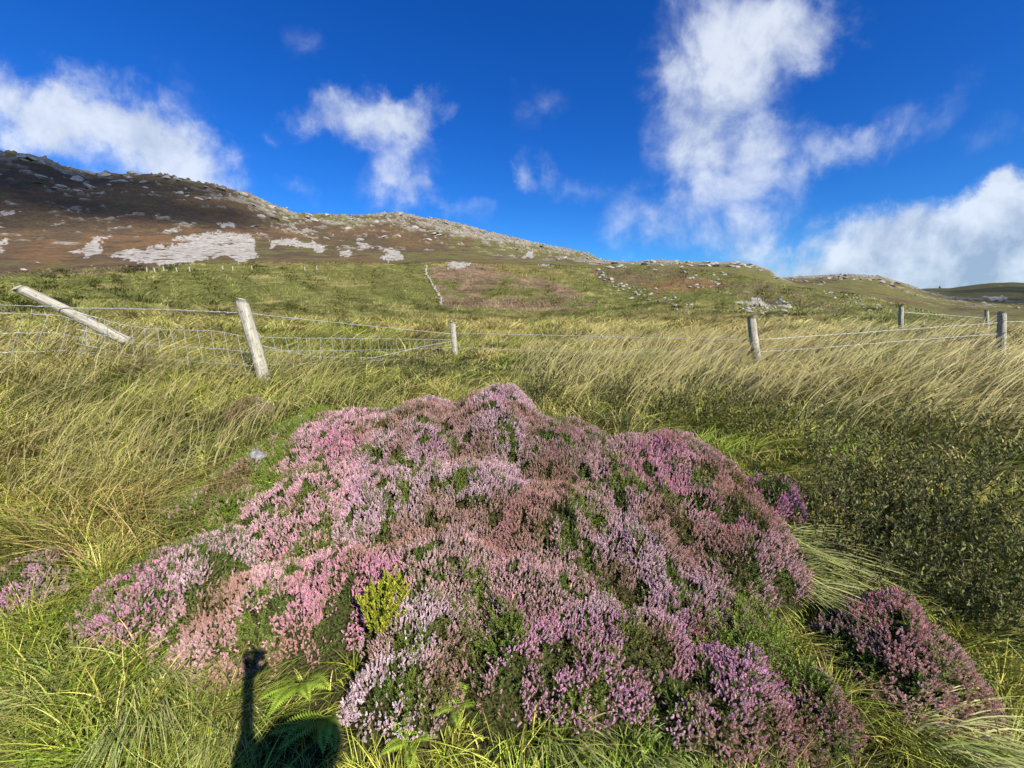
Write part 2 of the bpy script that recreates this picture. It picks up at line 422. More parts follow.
# anchors: photo pixel -> mixture of cover kinds
ANC = [((120, 290), dict(o=5, t=2, g=1)), ((450, 285), dict(o=4, t=3, g=1, s=1)), ((700, 290), dict(o=4, t=2, g=1)), ((20, 360), dict(o=3, y=2, s=2, t=1)), ((100, 420), dict(o=3, y=3, s=1, g=1)), ((30, 480), dict(y=3, o=3, s=2)), ((200, 400), dict(g=2, y=2, s=2, o=1)),
       ((200, 460), dict(s=3, y=3, g=2)), ((70, 520), dict(y=2, t=2, o=2)), ((50, 650), dict(g=4, y=3, o=2)), ((100, 740), dict(g=3, s=1, o=3, y=1)), ((200, 730), dict(g=1, s=3, t=2, o=2)),
       ((330, 720), dict(g=5, y=1, s=1)), ((480, 740), dict(g=5, y=2, s=1)), ((620, 745), dict(g=5, y=1, s=1)), ((780, 760), dict(g=3, o=3, s=1)), ((950, 750), dict(s=2, o=3, y=2, g=1)),
       ((1000, 650), dict(y=3, o=2, s=2, g=1)), ((900, 560), dict(d=3, g=3, o=2)), ((980, 560), dict(d=4, g=2, o=1)), ((980, 450), dict(d=2, o=2, s=2)), ((1000, 400), dict(s=4, t=2, o=1)),
       ((900, 390), dict(s=4, o=2, t=1)), ((850, 460), dict(d=3, o=2, g=1)), ((760, 440), dict(y=2, g=3, o=2, d=1)), ((700, 400), dict(o=3, s=1, d=1, y=1)), ((620, 400), dict(g=3, y=2, s=1)), ((800, 360), dict(s=4, t=2, o=2)),
       ((950, 345), dict(s=4, t=2, o=1)), ((560, 375), dict(g=1, o=3, s=1, d=1)), ((400, 375), dict(o=3, s=1, d=1, y=1)), ((300, 385), dict(y=2, s=3, g=1)), ((300, 350), dict(o=3, d=1, s=1)),
       ((150, 340), dict(o=3, d=1, s=1)), ((450, 330), dict(t=3, o=2, s=1)), ((600, 332), dict(t=4, s=2, o=1)), ((750, 335), dict(t=3, s=3)), ((250, 325), dict(o=3, t=2, s=1)), ((60, 320), dict(o=3, g=1, t=1)), ((300, 305), dict(g=2, o=4, t=1)), ((600, 305), dict(g=2, o=3, t=2)), ((900, 320), dict(o=2, g=2, s=1))]
AP = np.array([a[0] for a in ANC], float); AW = np.array([[a[1].get(k, 0) for k in PALK] for a in ANC], float); AW /= AW.sum(1, keepdims=True); AW[:, PALK.index('d')] += .10; AW[:, PALK.index('g')] += .10; AW /= AW.sum(1, keepdims=True)

def cover_weights(px, py):
    w = np.zeros((len(px), len(ANC)))
    for i, (x, y) in enumerate(AP):
        w[:, i] = 1 / (((px - x) / 1.5) ** 2 + ((py - y) * 1.3) ** 2 + 150) ** 1.5
    w /= w.sum(1, keepdims=True)
    return w @ AW

def pick_cols(x, y, patch=.5, seed=5):
    z = G(x, y); px, py = pix(x, y, z)
    W = cover_weights(px, py)
    nz = np.stack([fbm(x, y, patch, 2, seed + 31 * k) for k in range(len(PALK))], -1)
    W = W * np.exp((nz - .5) * 7)
    W /= W.sum(1, keepdims=True)
    u = rng.random(len(x))[:, None]
    k = (W.cumsum(1) < u).sum(1).clip(0, len(PALK) - 1)
    c = PALA[k] * rng.uniform(.45, 1.35, (len(x), 1)) * rng.uniform(.92, 1.08, (len(x), 3))
    return c, k

def blades(P, h, lean, curl, width, col, K=4, tipcol=None, tipmix=.5):
    """P (n,3) roots; lean (n,2) horizontal vector in units of height; curl droop 0..1"""
    n = len(P); t = np.linspace(0, 1, K + 1)
    up = h[:, None] * (t[None] - curl[:, None] * .55 * t[None] ** 2.2)
    hor = h[:, None] * (.35 * t[None] + .65 * t[None] ** 2)
    S = np.empty((n, K + 1, 3))
    S[..., 0] = P[:, None, 0] + hor * lean[:, None, 0]
    S[..., 1] = P[:, None, 1] + hor * lean[:, None, 1]
    S[..., 2] = P[:, None, 2] + up
    an = rng.uniform(0, np.pi, n)
    # blades face mostly across their lean
    wd = np.stack([np.cos(an), np.sin(an), rng.normal(0, .25, n)], -1)
    ww = width[:, None] * np.clip((1 - t[None]) ** .6, .12, 1) * .5
    A = S - wd[:, None] * ww[..., None]; B = S + wd[:, None] * ww[..., None]
    V = np.stack([A, B], 2).reshape(n, (K + 1) * 2, 3)
    k = np.arange(K)
    TF = np.stack([2 * k, 2 * k + 1, 2 * k + 3, 2 * k + 2], -1)
    Fq = TF[None] + (np.arange(n) * (K + 1) * 2)[:, None, None]
    tc_ = col if tipcol is None else tipcol
    cc_ = col[:, None] * (1 - tipmix * t[None, :, None] ** 1.5) + tc_[:, None] * (tipmix * t[None, :, None] ** 1.5)
    C = np.repeat(cc_, 2, axis=1)
    return V.reshape(-1, 3), Fq.reshape(-1, 4), C.reshape(-1, 3)

# --- heather bushes: (px,py centre on the photo, px half-width, py half-height, height m, colour, label)
PINK = (.70, .42, .44); LILAC = (.65, .46, .48); DUSK = (.60, .40, .36); MAG = (.66, .34, .46); PALE = (.70, .55, .56); ROSE = (.62, .39, .37); BRN = (.40, .27, .21)
BUSH = [
    (352, 432, 62, 30, .26, PINK, .9, 'pink heather bush at the upper left shoulder of the mound'),
    (420, 425, 62, 36, .30, LILAC, .9, 'lilac heather bush below the sagging netting, left of the mound peak'),
    (493, 410, 52, 32, .36, LILAC, .95, 'lilac heather bush forming the highest peak of the mound'),
    (563, 436, 48, 34, .30, BRN, .9, 'faded brownish heather bush just right of the mound peak'),
    (627, 470, 52, 46, .30, DUSK, .95, 'dusky pink heather bush between the faded brown one and the right shoulder'),
    (688, 462, 52, 44, .30, PINK, .95, 'bright pink heather bush topped by a magenta tip on the right shoulder'),
    (733, 520, 62, 56, .34, ROSE, .98, 'rose heather bush at the right edge of the mound beside the dark shrubs'),
    (778, 484, 25, 20, .30, MAG, .8, 'small magenta heather sprig cluster at the far right shoulder'),
    (310, 500, 62, 44, .24, PINK, .85, 'pale pink heather bush right below the grey stone'),
    (395, 490, 66, 46, .27, LILAC, .95, 'lilac heather bush in the upper middle of the mound'),
    (475, 490, 66, 48, .28, LILAC, .95, 'lilac and pink heather bush under the mound peak'),
    (556, 520, 66, 52, .28, DUSK, .9, 'mixed rusty and pink heather bush in the centre of the mound'),
    (640, 552, 62, 50, .28, LILAC, .9, 'lilac heather bush right of the mound centre'),
    (134, 588, 48, 42, .26, MAG, .7, 'magenta lilac heather bush at the left end of the mound'),
    (195, 560, 66, 42, .22, LILAC, .65, 'sparse green heather bush with lilac tips on the left of the mound'),
    (255, 604, 92, 54, .25, ROSE, .9, 'wide rosy red heather bush at the front left'),
    (345, 580, 70, 50, .25, PINK, .85, 'pink heather bush left of the yellow green sprig'),
    (440, 570, 70, 52, .26, DUSK, .85, 'dusky heather bush above the yellow green sprig'),
    (530, 600, 72, 56, .26, DUSK, .9, 'brown tinged lilac heather bush in the lower middle'),
    (418, 640, 56, 46, .25, PALE, .9, 'pale lilac heather bush right of the yellow green sprig'),
    (400, 695, 58, 40, .22, PALE, .75, 'palest heather bush hanging lowest at the front left of centre'),
    (610, 655, 84, 56, .26, LILAC, .9, 'wide lilac heather bush at the front centre'),
    (510, 665, 60, 44, .24, LILAC, .85, 'lilac heather bush above the front ferns'),
    (690, 595, 48, 34, .26, LILAC, .9, 'lilac heather bush beside the deep dark hollow'),
    (735, 700, 72, 52, .27, LILAC, .85, 'dark stemmed lilac heather bush at the front right'),
    (800, 705, 50, 50, .24, BRN, .6, 'brownish thin heather bush below the draping grass tussock'),
    (740, 640, 50, 34, .22, BRN, .5, 'rust brown dead heather bush above the front right bush'),
    (916, 650, 62, 60, .32, (.60, .39, .29), .95, 'rounded dusky rose heather bush standing apart at the far right'),
    (858, 650, 34, 36, .20, BRN, .6, 'thin brown heather in the hollow joining the rounded bush to the mound'),
    (25, 575, 40, 32, .20, LILAC, .7, 'sparse lilac heather bush at the left edge of the picture'),
    (850, 555, 28, 18, .14, LILAC, .45, 'thin lilac heather sprigs behind the draping grass tussock'),
    (262, 462, 40, 26, .10, DUSK, .35, 'low green heather with scattered pink tips around the grey stone'),
    (215, 505, 60, 22, .12, PINK, .40, 'low green heather with few pink tips left of the mound'),
    (310, 425, 36, 20, .14, DUSK, .30, 'low green heather patch above the grey stone'),
    (250, 408, 20, 10, .10, PINK, .5, 'small pink heather sprigs in the grass below the second post'),
]
bushes = []
for (px, py, rx, ry, hh, colr, dens, lab) in BUSH:
    if py > 635 and px > 380: py -= 13
    if px < 60: py -= 6
    # canopy centre seen at (px,py): stand the bush on the ground under it
    x0, y0 = hit(px, py, hh * .75)
    d0 = y0 * cp + (CZ - G(x0, y0) - hh * .75) * sp
    x1, y1 = hit(px, py - ry, hh * .6); x2, y2 = hit(px, py + ry, hh * .6)
    bb = float(np.clip(abs(y1 - y2) / 2, .10, 1.1 * rx * d0 / F + .12)) * 1.0
    bushes.append([x0, y0, max(rx * d0 / F, .07) * 1.10, bb, hh * .98, np.array(colr), dens, lab])

def bush_h(b, x, y, raw=False):
    """canopy height above the ground of one bush; negative outside"""
    an = np.arctan2((y - b[1]) / b[3], (x - b[0]) / b[2])
    wob = 1 + .42 * (fbm(np.cos(an) * 1.3 + b[0] * 3, np.sin(an) * 1.3 + b[1] * 3, .6, 4, 9, .6) - .5)
    q = ((x - b[0]) / b[2]) ** 2 + ((y - b[1]) / b[3]) ** 2
    q = q / wob ** 2
    h = b[4] * np.clip(1 - q, 0, 1) ** .55
    if raw: return np.where(q < 1, h, 0.0)
    ed = np.clip(1 - q, 0, 1) ** .3
    C = mound(x, y)
    h = np.where(C > 0, .44 * h + .64 * np.minimum(C, h + .16), h)
    h = h + (.13 * (fbm(x, y, .19, 3, 12) - .5) + .07 * (fbm(x, y, .07, 2, 13) - .5) + .16 * np.minimum(fbm(x, y, .42, 2, 14) - .5, .05)) * ed
    return np.where(q < 1, h, -1.0)

MX0, MY0, MS = -3.6, .6, .02
gx_, gy_ = np.meshgrid(MX0 + MS * np.arange(380), MY0 + MS * np.arange(260))
MG = None
def mound(x, y):
    fx = np.clip((x - MX0) / MS, 0, 378.9); fy = np.clip((y - MY0) / MS, 0, 258.9)
    ix = fx.astype(int); iy = fy.astype(int); fx = fx - ix; fy = fy - iy
    return (MG[iy, ix] * (1 - fx) + MG[iy, ix + 1] * fx) * (1 - fy) + (MG[iy + 1, ix] * (1 - fx) + MG[iy + 1, ix + 1] * fx) * fy
_m = np.zeros(gx_.shape)
for b in bushes: _m = np.maximum(_m, bush_h(b, gx_, gy_, True))
_k = np.exp(-(np.arange(-15, 16) / 5.5) ** 2 / 2); _k /= _k.sum()
_m = np.apply_along_axis(lambda v: np.convolve(v, _k, 'same'), 0, _m); _m = np.apply_along_axis(lambda v: np.convolve(v, _k, 'same'), 1, _m)
MG = _m

def canopy(x, y, skip=None):
    m = np.full(np.shape(x), -1.0)
    for i, b in enumerate(bushes):
        if i == skip: continue
        near = (np.abs(x - b[0]) < b[2] * 1.2) & (np.abs(y - b[1]) < b[3] * 1.2)
        if near.any():
            m[near] = np.maximum(m[near], bush_h(b, x[near], y[near]))
    return m

def TC(x, y):
    r = np.hypot(x, y); a = np.arctan2(x, y)
    return TCOL[np.clip(np.searchsorted(RR, r), 0, len(RR) - 1), np.clip(((a - azs[0]) / (azs[1] - azs[0])).round().astype(int), 0, len(azs) - 1)]

def grass_zone(n, r0, r1, hlo, hhi, wpx, name, label, power=0.0, K=4, clump=.25, wind=(.45, .05), keep=None, hmul=None, curl=(.2, .8), spread=.35, sz=None, minw=.0022, calm=0.):
    """blades scattered over a sector of the moor"""
    th = np.arctan(rng.uniform(-1.62, 1.62, n))
    u = rng.random(n)
    if power == 0: r = np.exp(np.log(r0) + u * (np.log(r1) - np.log(r0)))
    else: r = (r0 ** power + u * (r1 ** power - r0 ** power)) ** (1 / power)
    x = r * np.sin(th) ; y = r * np.cos(th)
    # gather into tufts
    cs = clump * (1 + r / 12)
    jx = np.floor(x / cs + .5 * np.sin(y / cs * 3)); jy = np.floor(y / cs)
    tx = (jx + _hash(jx.astype(int), jy.astype(int), 3)) * cs; ty = (jy + _hash(jx.astype(int), jy.astype(int), 4)) * cs
    k = rng.random(n) ** .8 * .7 * (rng.random(n) < .75)
    x0 = x.copy(); y0 = y.copy()
    x = x * (1 - k) + tx * k; y = y * (1 - k) + ty * k
    ok = (y > .75) | (np.hypot(x, y) > 1.3)
    ok &= canopy(x, y) < -.5
    if keep is not None: ok &= keep(x, y)
    x, y, x0, y0, tx, ty = [q[ok] for q in (x, y, x0, y0, tx, ty)]
    m = len(x); r = np.hypot(x, y)
    c, kk = pick_cols(x, y, .5 * (1 + r.mean() / 8))
    if r1 < 4: c = c * np.array([1.18, 1.24, 1.0])
    z = G(x, y) - .01
    hm = .35 + 1.3 * fbm(x, y, .6 * (1 + r.mean() / 10), 2, 41)
    h = rng.uniform(hlo, hhi, m) * hm
    h *= np.where(kk == 0, .75, 1.0)
    if hmul is not None: h *= hmul(x, y)
    gust = .5 + 1.0 * fbm(x, y, 1.5, 2, 43)
    ox = (x0 - tx) * 1.2 / np.maximum(h, .1); oy = (y0 - ty) * 1.2 / np.maximum(h, .1)
    ox = np.clip(ox, -.6, .6); oy = np.clip(oy, -.6, .6)
    lean = np.stack([wind[0] * gust + rng.normal(0, spread, m) + ox, wind[1] * gust + rng.normal(0, spread, m) + oy], -1)
    cu = rng.uniform(curl[0], curl[1], m)
    w = np.maximum(minw * rng.uniform(.6, 1.6, m), wpx / F * r * rng.uniform(.6, 1.3, m))
    c = c * (.55 + .9 * fbm(x, y, .22 * (1 + r.mean() / 6), 3, 47))[:, None]
    if calm: c = c * .3 + TC(x, y) * rng.uniform(.95, 1.6, (m, 1)) * .75
    tip = c if calm else c * .7 + np.array([.52, .44, .12]) * .3
    V, Fq, C = blades(np.stack([x, y, z], -1), h, lean, cu, w, c, K, tip, .8)
    me = quads_mesh(name, V, Fq, C, M_GRASS)
    return link(name, me, kind='stuff', label=label, category='grass')

def h_left(x, y):      # the big wind-blown tussocks on the left and right, short sward by the mound
    px, py = pix(x, y, G(x, y))
    px = px + 120 * (fbm(x, y, .8, 3, 46) - .5); py = py + 24 * (fbm(x, y, .6, 2, 48) - .5)
    m = np.full(len(x), .75)
    m = np.where((px < 170) & (py < 560), 1.05, m)
    m = np.where((px > 800) & (py < 520), .9, m)
    m = np.where((px < 240) & (py > 660), .8, m)
    m = np.where((px > 240) & (px < 700) & (py > 660), .55, m)
    m = np.where((px > 270) & (px < 360) & (py > 640), .30, m)
    m = np.where((px > 420) & (px < 500) & (py > 680), .35, m)
    m = np.where((px > 800) & (py > 440) & (py < 620), .68, m)
    m = np.where((px > 660) & (px < 800) & (py > 380) & (py < 425), .6, m)
    m = np.where((px > 170) & (px < 340) & (py > 400) & (py < 520), .5, m)
    m = np.where((px > 330) & (px < 780) & (py < 392), .40, m)
    return m

grass_zone(44000, 1.0, 3.2, .14, .32, 1.1, 'short_grass', 'bright green and straw grass blades along the near edge of the bank', power=1.0, hmul=h_left, clump=.16, wind=(.30, .0), spread=.5, K=5, minw=.0046, curl=(.05, .6))
grass_zone(100000, 2.4, 9.0, .17, .39, .8, 'tussock_grass', 'wind-blown olive and straw tussock grass round the mound and under the fence', power=.35, hmul=h_left, clump=.25, wind=(.36, .02), spread=.62, K=4, minw=.003)
grass_zone(90000, 8.3, 30, .22, .42, .75, 'moor_grass', 'tan seeding grass in the field just behind the fence', power=0, clump=.35, wind=(.42, 0), spread=.42, K=3)
grass_zone(90000, 26, 104, .22, .40, .6, 'pasture_grass', 'olive green pasture grass up to the brow of the field', power=0, clump=.5, wind=(.4, 0), K=2, curl=(.2, .6), calm=.72)

# pale seed stalks standing over the sward
def stalks(n, r0, r1, boxes, hl, hh, name, label):
    xs = []; 
    th = np.arctan(rng.uniform(-1.6, 1.6, n * 3)); r = np.exp(rng.uniform(np.log(r0), np.log(r1), n * 3))
    x = r * np.sin(th); y = r * np.cos(th)
    px, py = pix(x, y, G(x, y)); ok = np.zeros(len(x), bool)
    px = px + 260 * (fbm(x, y, 1.6, 3, 44) - .5); py = py + 30 * (fbm(x, y, .9, 2, 45) - .5)
    for (a, b_, c, d) in boxes: ok |= (px > a) & (px < c) & (py > b_) & (py < d)
    ok &= canopy(x, y) < -.5
    x = x[ok][:n]; y = y[ok][:n]; m = len(x); z = G(x, y)
    h = rng.uniform(hl, hh, m)
    lean = np.stack([.65 + rng.normal(0, .18, m), rng.normal(0, .18, m)], -1)
    w = np.maximum(.002, .65 / F * np.hypot(x, y))
    c = np.array([.54, .46, .19]) * rng.uniform(.7, 1.2, (m, 1))
    V, Fq, C = blades(np.stack([x, y, z], -1), h, lean, rng.uniform(.2, .9, m), w, c * .7, 6, c, 1.0)
    me = quads_mesh(name, V, Fq, C, M_GRASS)
    link(name, me, kind='stuff', label=label, category='grass')
stalks(9000, 3.0, 16, [(780, 330, 1100, 440), (560, 335, 800, 420), (-80, 330, 180, 520), (180, 375, 340, 470)], .38, .68, 'seed_stalks', 'pale straw seed stalks bent to the right by the wind')

# ---------------------------------------------------------------- heather
def spike_template(n=15, seed=0):
    g = np.random.default_rng(seed)
    V = []; Fq = []
    for i in range(n):
        t = (i + .5) / n; an = i * 2.4 + g.normal(0, .3)
        rad = .12 * (1 - .45 * t); z = t
        o = np.array([math.cos(an), math.sin(an), 0.]); s = np.array([-math.sin(an), math.cos(an), 0.])
        L = .20 * (1 - .3 * t); W = .11 * (1 - .25 * t)
        d = o * .75 + np.array([0, 0, .65]); dn = np.array([0, 0, .75]) - o * .65
        for side in (s, dn):
            b0 = o * rad * .25 + np.array([0, 0, z]); k = len(V)
            V += [b0, b0 + d * L * .55 + side * W, b0 + d * L, b0 + d * L * .55 - side * W]
            Fq.append([k, k + 1, k + 2, k + 3])
    return np.array(V), np.array(Fq)

def sprig_template(n=20, seed=1):
    g = np.random.default_rng(seed)
    V = []; Fq = []
    a = .012
    k = 0
    V += [np.array([-a, 0, 0]), np.array([a, 0, 0]), np.array([a * .6, 0, 1.]), np.array([-a * .6, 0, 1.])]; Fq.append([0, 1, 2, 3])
    V += [np.array([0, -a, 0]), np.array([0, a, 0]), np.array([0, a * .6, 1.]), np.array([0, -a * .6, 1.])]; Fq.append([4, 5, 6, 7])
    for i in range(n):
        t = .1 + .9 * (i + .5) / n; an = i * 2.4 + g.normal(0, .4)
        o = np.array([math.cos(an), math.sin(an), 0.]); s = np.array([-math.sin(an), math.cos(an), 0.])
        L = .15 * g.uniform(.7, 1.2); W = .028
        d = o * .7 + np.array([0, 0, .75]); b0 = np.array([0, 0, t]); k = len(V)
        V += [b0, b0 + d * L * .5 + s * W, b0 + d * L, b0 + d * L * .5 - s * W]
        Fq.append([k, k + 1, k + 2, k + 3])
    return np.array(V), np.array(Fq)

SPK = [spike_template(15, s) for s in range(4)]
SPR = [sprig_template(16, s) for s in range(3)]
GREENH = np.array([.095, .135, .030])

def make_bush(i, b):
    bx, by, ba, bb, bh, bc, dens, lab = b
    area = math.pi * ba * bb
    gz = float(G(bx, by))
    root = thing('heather_bush', lab, 'heather', (bx, by, gz), 'heather bushes of the mound')
    # woody core a little under the canopy
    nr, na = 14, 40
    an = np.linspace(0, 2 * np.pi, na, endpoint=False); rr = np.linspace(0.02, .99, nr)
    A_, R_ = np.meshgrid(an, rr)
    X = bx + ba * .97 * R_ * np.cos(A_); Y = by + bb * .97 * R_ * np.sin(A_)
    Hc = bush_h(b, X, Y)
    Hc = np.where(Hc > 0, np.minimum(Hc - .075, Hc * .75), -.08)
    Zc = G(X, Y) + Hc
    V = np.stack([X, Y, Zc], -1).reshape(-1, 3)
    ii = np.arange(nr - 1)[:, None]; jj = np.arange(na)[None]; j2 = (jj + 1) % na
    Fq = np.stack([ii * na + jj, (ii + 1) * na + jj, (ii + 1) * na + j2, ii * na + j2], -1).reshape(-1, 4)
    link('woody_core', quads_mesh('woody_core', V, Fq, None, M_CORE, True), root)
    # sprig sites
    n = int(area * 16000 + 160)
    q = np.sqrt(rng.random(n)) * 1.1; an = rng.random(n) * 2 * np.pi
    x = bx + ba * q * np.cos(an); y = by + bb * q * np.sin(an)
    h = bush_h(b, x, y); ok = h > -.5
    ok &= h >= canopy(x, y, i) - .012
    x, y, h = x[ok], y[ok], h[ok]
    e = .03
    hx = (np.maximum(bush_h(b, x + e, y), 0) - np.maximum(bush_h(b, x - e, y), 0)) / (2 * e)
    hy = (np.maximum(bush_h(b, x, y + e), 0) - np.maximum(bush_h(b, x, y - e), 0)) / (2 * e)
    N = np.stack([-np.clip(hx, -2, 2), -np.clip(hy, -2, 2), np.ones(len(x))], -1); N /= np.linalg.norm(N, axis=1, keepdims=True)
    keep_ = rng.random(len(x)) < np.clip(np.sqrt(1 + hx ** 2 + hy ** 2) / 1.45 - .10 + .4 * (hy > .3), 0, 1)
    x, y, h, N = x[keep_], y[keep_], h[keep_], N[keep_]
    ax = N * .55 + np.array([.12, -.05, .75]) + rng.normal(0, .30, N.shape)
    P = np.stack([x, y, G(x, y) + np.maximum(h, 0)], -1)
    gap = fbm(x, y, .085, 3, 91); grn = fbm(x, y, .14, 4, 92, .65); brn = fbm(x, y, .3, 3, 93); hue = fbm(x, y, .35, 2, 94)
    # green leafy shoots
    sel = ((gap > .33) | (rng.random(len(x)) < .7)) & (rng.random(len(x)) < (np.where(grn > .65, .36, np.where(gap < .40, .30, .09)) if dens > .7 else .42))
    k = np.nonzero(sel)[0]
    Lg = rng.uniform(.06, .11, len(k)) * (.7 + .3 * min(1, bh / .25))
    Pg = P[k] - N[k] * (.072 - .03 * sst(.54, .64, grn[k]))[:, None] + N[k] * rng.normal(0, .012, (len(k), 1))
    gcol = GREENH * rng.uniform(.6, 1.5, (len(k), 1)) * np.array([1, 1, 1])
    gcol = mix(gcol, np.array([.16, .20, .035]), sst(.52, .68, grn[k]) * .8)
    if dens < .55: gcol = mix(gcol, np.array([.20, .27, .035]), np.full(len(k), .7)); Pg = Pg + N[k] * .035
    gcol = mix(gcol, np.array([.15, .095, .05]), sst(.5, .65, brn[k]) * .7)
    acc = Acc()
    for t in range(len(SPR)):
        s = np.arange(len(k)) % len(SPR) == t
        if not s.any(): continue
        M = frames(ax[k][s] + rng.normal(0, .2, (s.sum(), 3))) * Lg[s][:, None, None]
        TV, TF = SPR[t]; V, Fq = inst(TV, TF, Pg[s], M)
        acc.add(V, Fq, np.repeat(gcol[s], len(TV), 0))
    link('foliage', acc.mesh('foliage', M_HEATH), root)
    # bare woody twigs poking through
    k = rng.permutation(len(x))[:int(area * 260)]
    if len(k):
        TV = np.array([[-.010, 0, 0], [.010, 0, 0], [.05, .02, .6], [.035, .02, .6], [.006, .06, 1.], [.0, .06, 1.], [.12, -.08, .85], [.115, -.085, .85]])
        TF = np.array([[0, 1, 2, 3], [3, 2, 4, 5], [3, 2, 6, 7]])
        V, Fq = inst(TV, TF, P[k] - N[k] * .08, frames(ax[k] + rng.normal(0, .35, (len(k), 3))) * (rng.uniform(.09, .15, len(k)))[:, None, None])
        cv = np.repeat(np.array([.20, .15, .10]) * rng.uniform(.5, 1.6, (len(k), 1)), 8, 0)
        link('twigs', quads_mesh('twigs', V, Fq, cv, M_HEATH), root)
    # flower spikes
    want = np.clip(dens + .06, 0, 1) * (1 - .8 * sst(.655, .74, grn)) * (.04 + .96 * sst(.35, .45, gap))
    s_ = rng.random(len(x)) < want
    k = np.nonzero(s_)[0]
    if len(k) > 3:
        Ls = rng.uniform(.013, .037, len(k)); wd = rng.uniform(.85, 1.25, len(k))
        c = np.broadcast_to(bc * np.array([1.14, 1.10, 1.16]), (len(k), 3)) * rng.uniform(.45, 1.2, (len(k), 1)) * rng.uniform(.93, 1.07, (len(k), 3))
        c = mix(c, np.array([.64, .48, .48]), (rng.random(len(k)) < .35) * .6)
        c = mix(c, c * np.array([1.0, .82, .96]), sst(.5, .7, hue[k]))
        c = mix(c, np.array([.42, .24, .15]), np.clip(sst(.50, .64, brn[k]) * .6 + (rng.random(len(k)) < .12) * .6, 0, .9))
        acc = Acc()
        for t in range(len(SPK)):
            s = np.arange(len(k)) % len(SPK) == t
            if not s.any(): continue
            M = frames(ax[k][s]); M = M * Ls[s][:, None, None]
            M[:, :, :2] *= (wd[s] * np.clip(.027 / Ls[s], .75, 1.35))[:, None, None] * .90
            TV, TF = SPK[t]; V, Fq = inst(TV, TF, P[k][s], M)
            cv = np.repeat(c[s], len(TV), 0) * np.tile(np.repeat(np.random.default_rng(t).uniform(.75, 1.2, len(TV) // 4), 4), s.sum())[:, None]
            acc.add(V, Fq, cv)
        link('flowers', acc.mesh('flowers', M_PETAL), root)
    return root

for i, b in enumerate(bushes): make_bush(i, b)

# heather tips strewn through the grass at the left
# yellow-green sprig
def leafy(px, py, wpx, hgt, nst, leafL, leafW, cols, name, label, cat, dz=0., mat=M_LEAF, leaves=34, tall=.5, lean=(.15, 0), group=None, spread=1.0, stemc=(.08, .055, .03), need=False):
    x0, y0 = hit(px, py, hgt * .5 + dz)
    d0 = math.hypot(x0, y0); rad = wpx * max(.5, d0) / F
    root = thing(name, label, cat, (x0, y0, float(G(x0, y0)) + dz), group)
    L = Acc(); S = Acc()
    LP = []; LA = []; LC = []; LS = []
    for s in range(nst):
        q = math.sqrt(rng.random()); an = rng.random() * 2 * math.pi
        bx = x0 + rad * q * math.cos(an) * .8; by = y0 + rad * q * math.sin(an) * .8
        bz = float(G(bx, by)) + dz - .02
        hh = hgt * rng.uniform(.6, 1.15) * (1 - .4 * q * q)
        dx = (lean[0] + .35 * q * math.cos(an) * spread + rng.normal(0, .12)) * hh; dy = (lean[1] + .35 * q * math.sin(an) * spread + rng.normal(0, .12)) * hh
        t = np.linspace(0, 1, 5)
        pts = np.stack([bx + dx * t ** 1.3, by + dy * t ** 1.3, bz + hh * t], -1)
        V, Fq = tube(pts, np.linspace(.0028, .001, 5), 3); S.add(V, Fq)
        m = leaves; tt = rng.uniform(tall, 1.0, m) if not need else rng.uniform(tall, 1, m)
        LP.append(np.stack([np.interp(tt, t, pts[:, j]) for j in range(3)], -1))
        a2 = rng.uniform(0, 2 * np.pi, m)
        LA.append(np.stack([np.cos(a2), np.sin(a2), rng.uniform(.5, 1.9, m) if not need else rng.uniform(1.0, 2.2, m)], -1))
        c = np.array(cols)[rng.integers(0, len(cols), m)] * rng.uniform(.7, 1.25, (m, 1)); LC.append(c)
        LS.append(rng.uniform(.65, 1.2, m))
    P = np.concatenate(LP); A_ = np.concatenate(LA); C = np.concatenate(LC); s = np.concatenate(LS)
    TV = np.array([[0, 0, 0], [leafW * .8, .1 * leafW, leafL * .35], [leafW * .75, 0, leafL * .7], [0, -.25 * leafW, leafL], [-leafW * .75, 0, leafL * .7], [-leafW * .8, .1 * leafW, leafL * .35]])
    TF = np.array([[0, 1, 2, 3], [0, 3, 4, 5]])
    V, Fq = inst(TV, TF, P, frames(A_) * s[:, None, None])
    link('leaves', quads_mesh('leaves', V, Fq, np.repeat(C, 6, 0), mat), root)
    me = S.mesh('stems', None); me.materials.append(M_RUST if False else M_STEM); link('stems', me, root)
    return root
M_STEM = noise_mat('brown stems', (.05, .035, .02), (.12, .085, .05), 60., .8, .2)

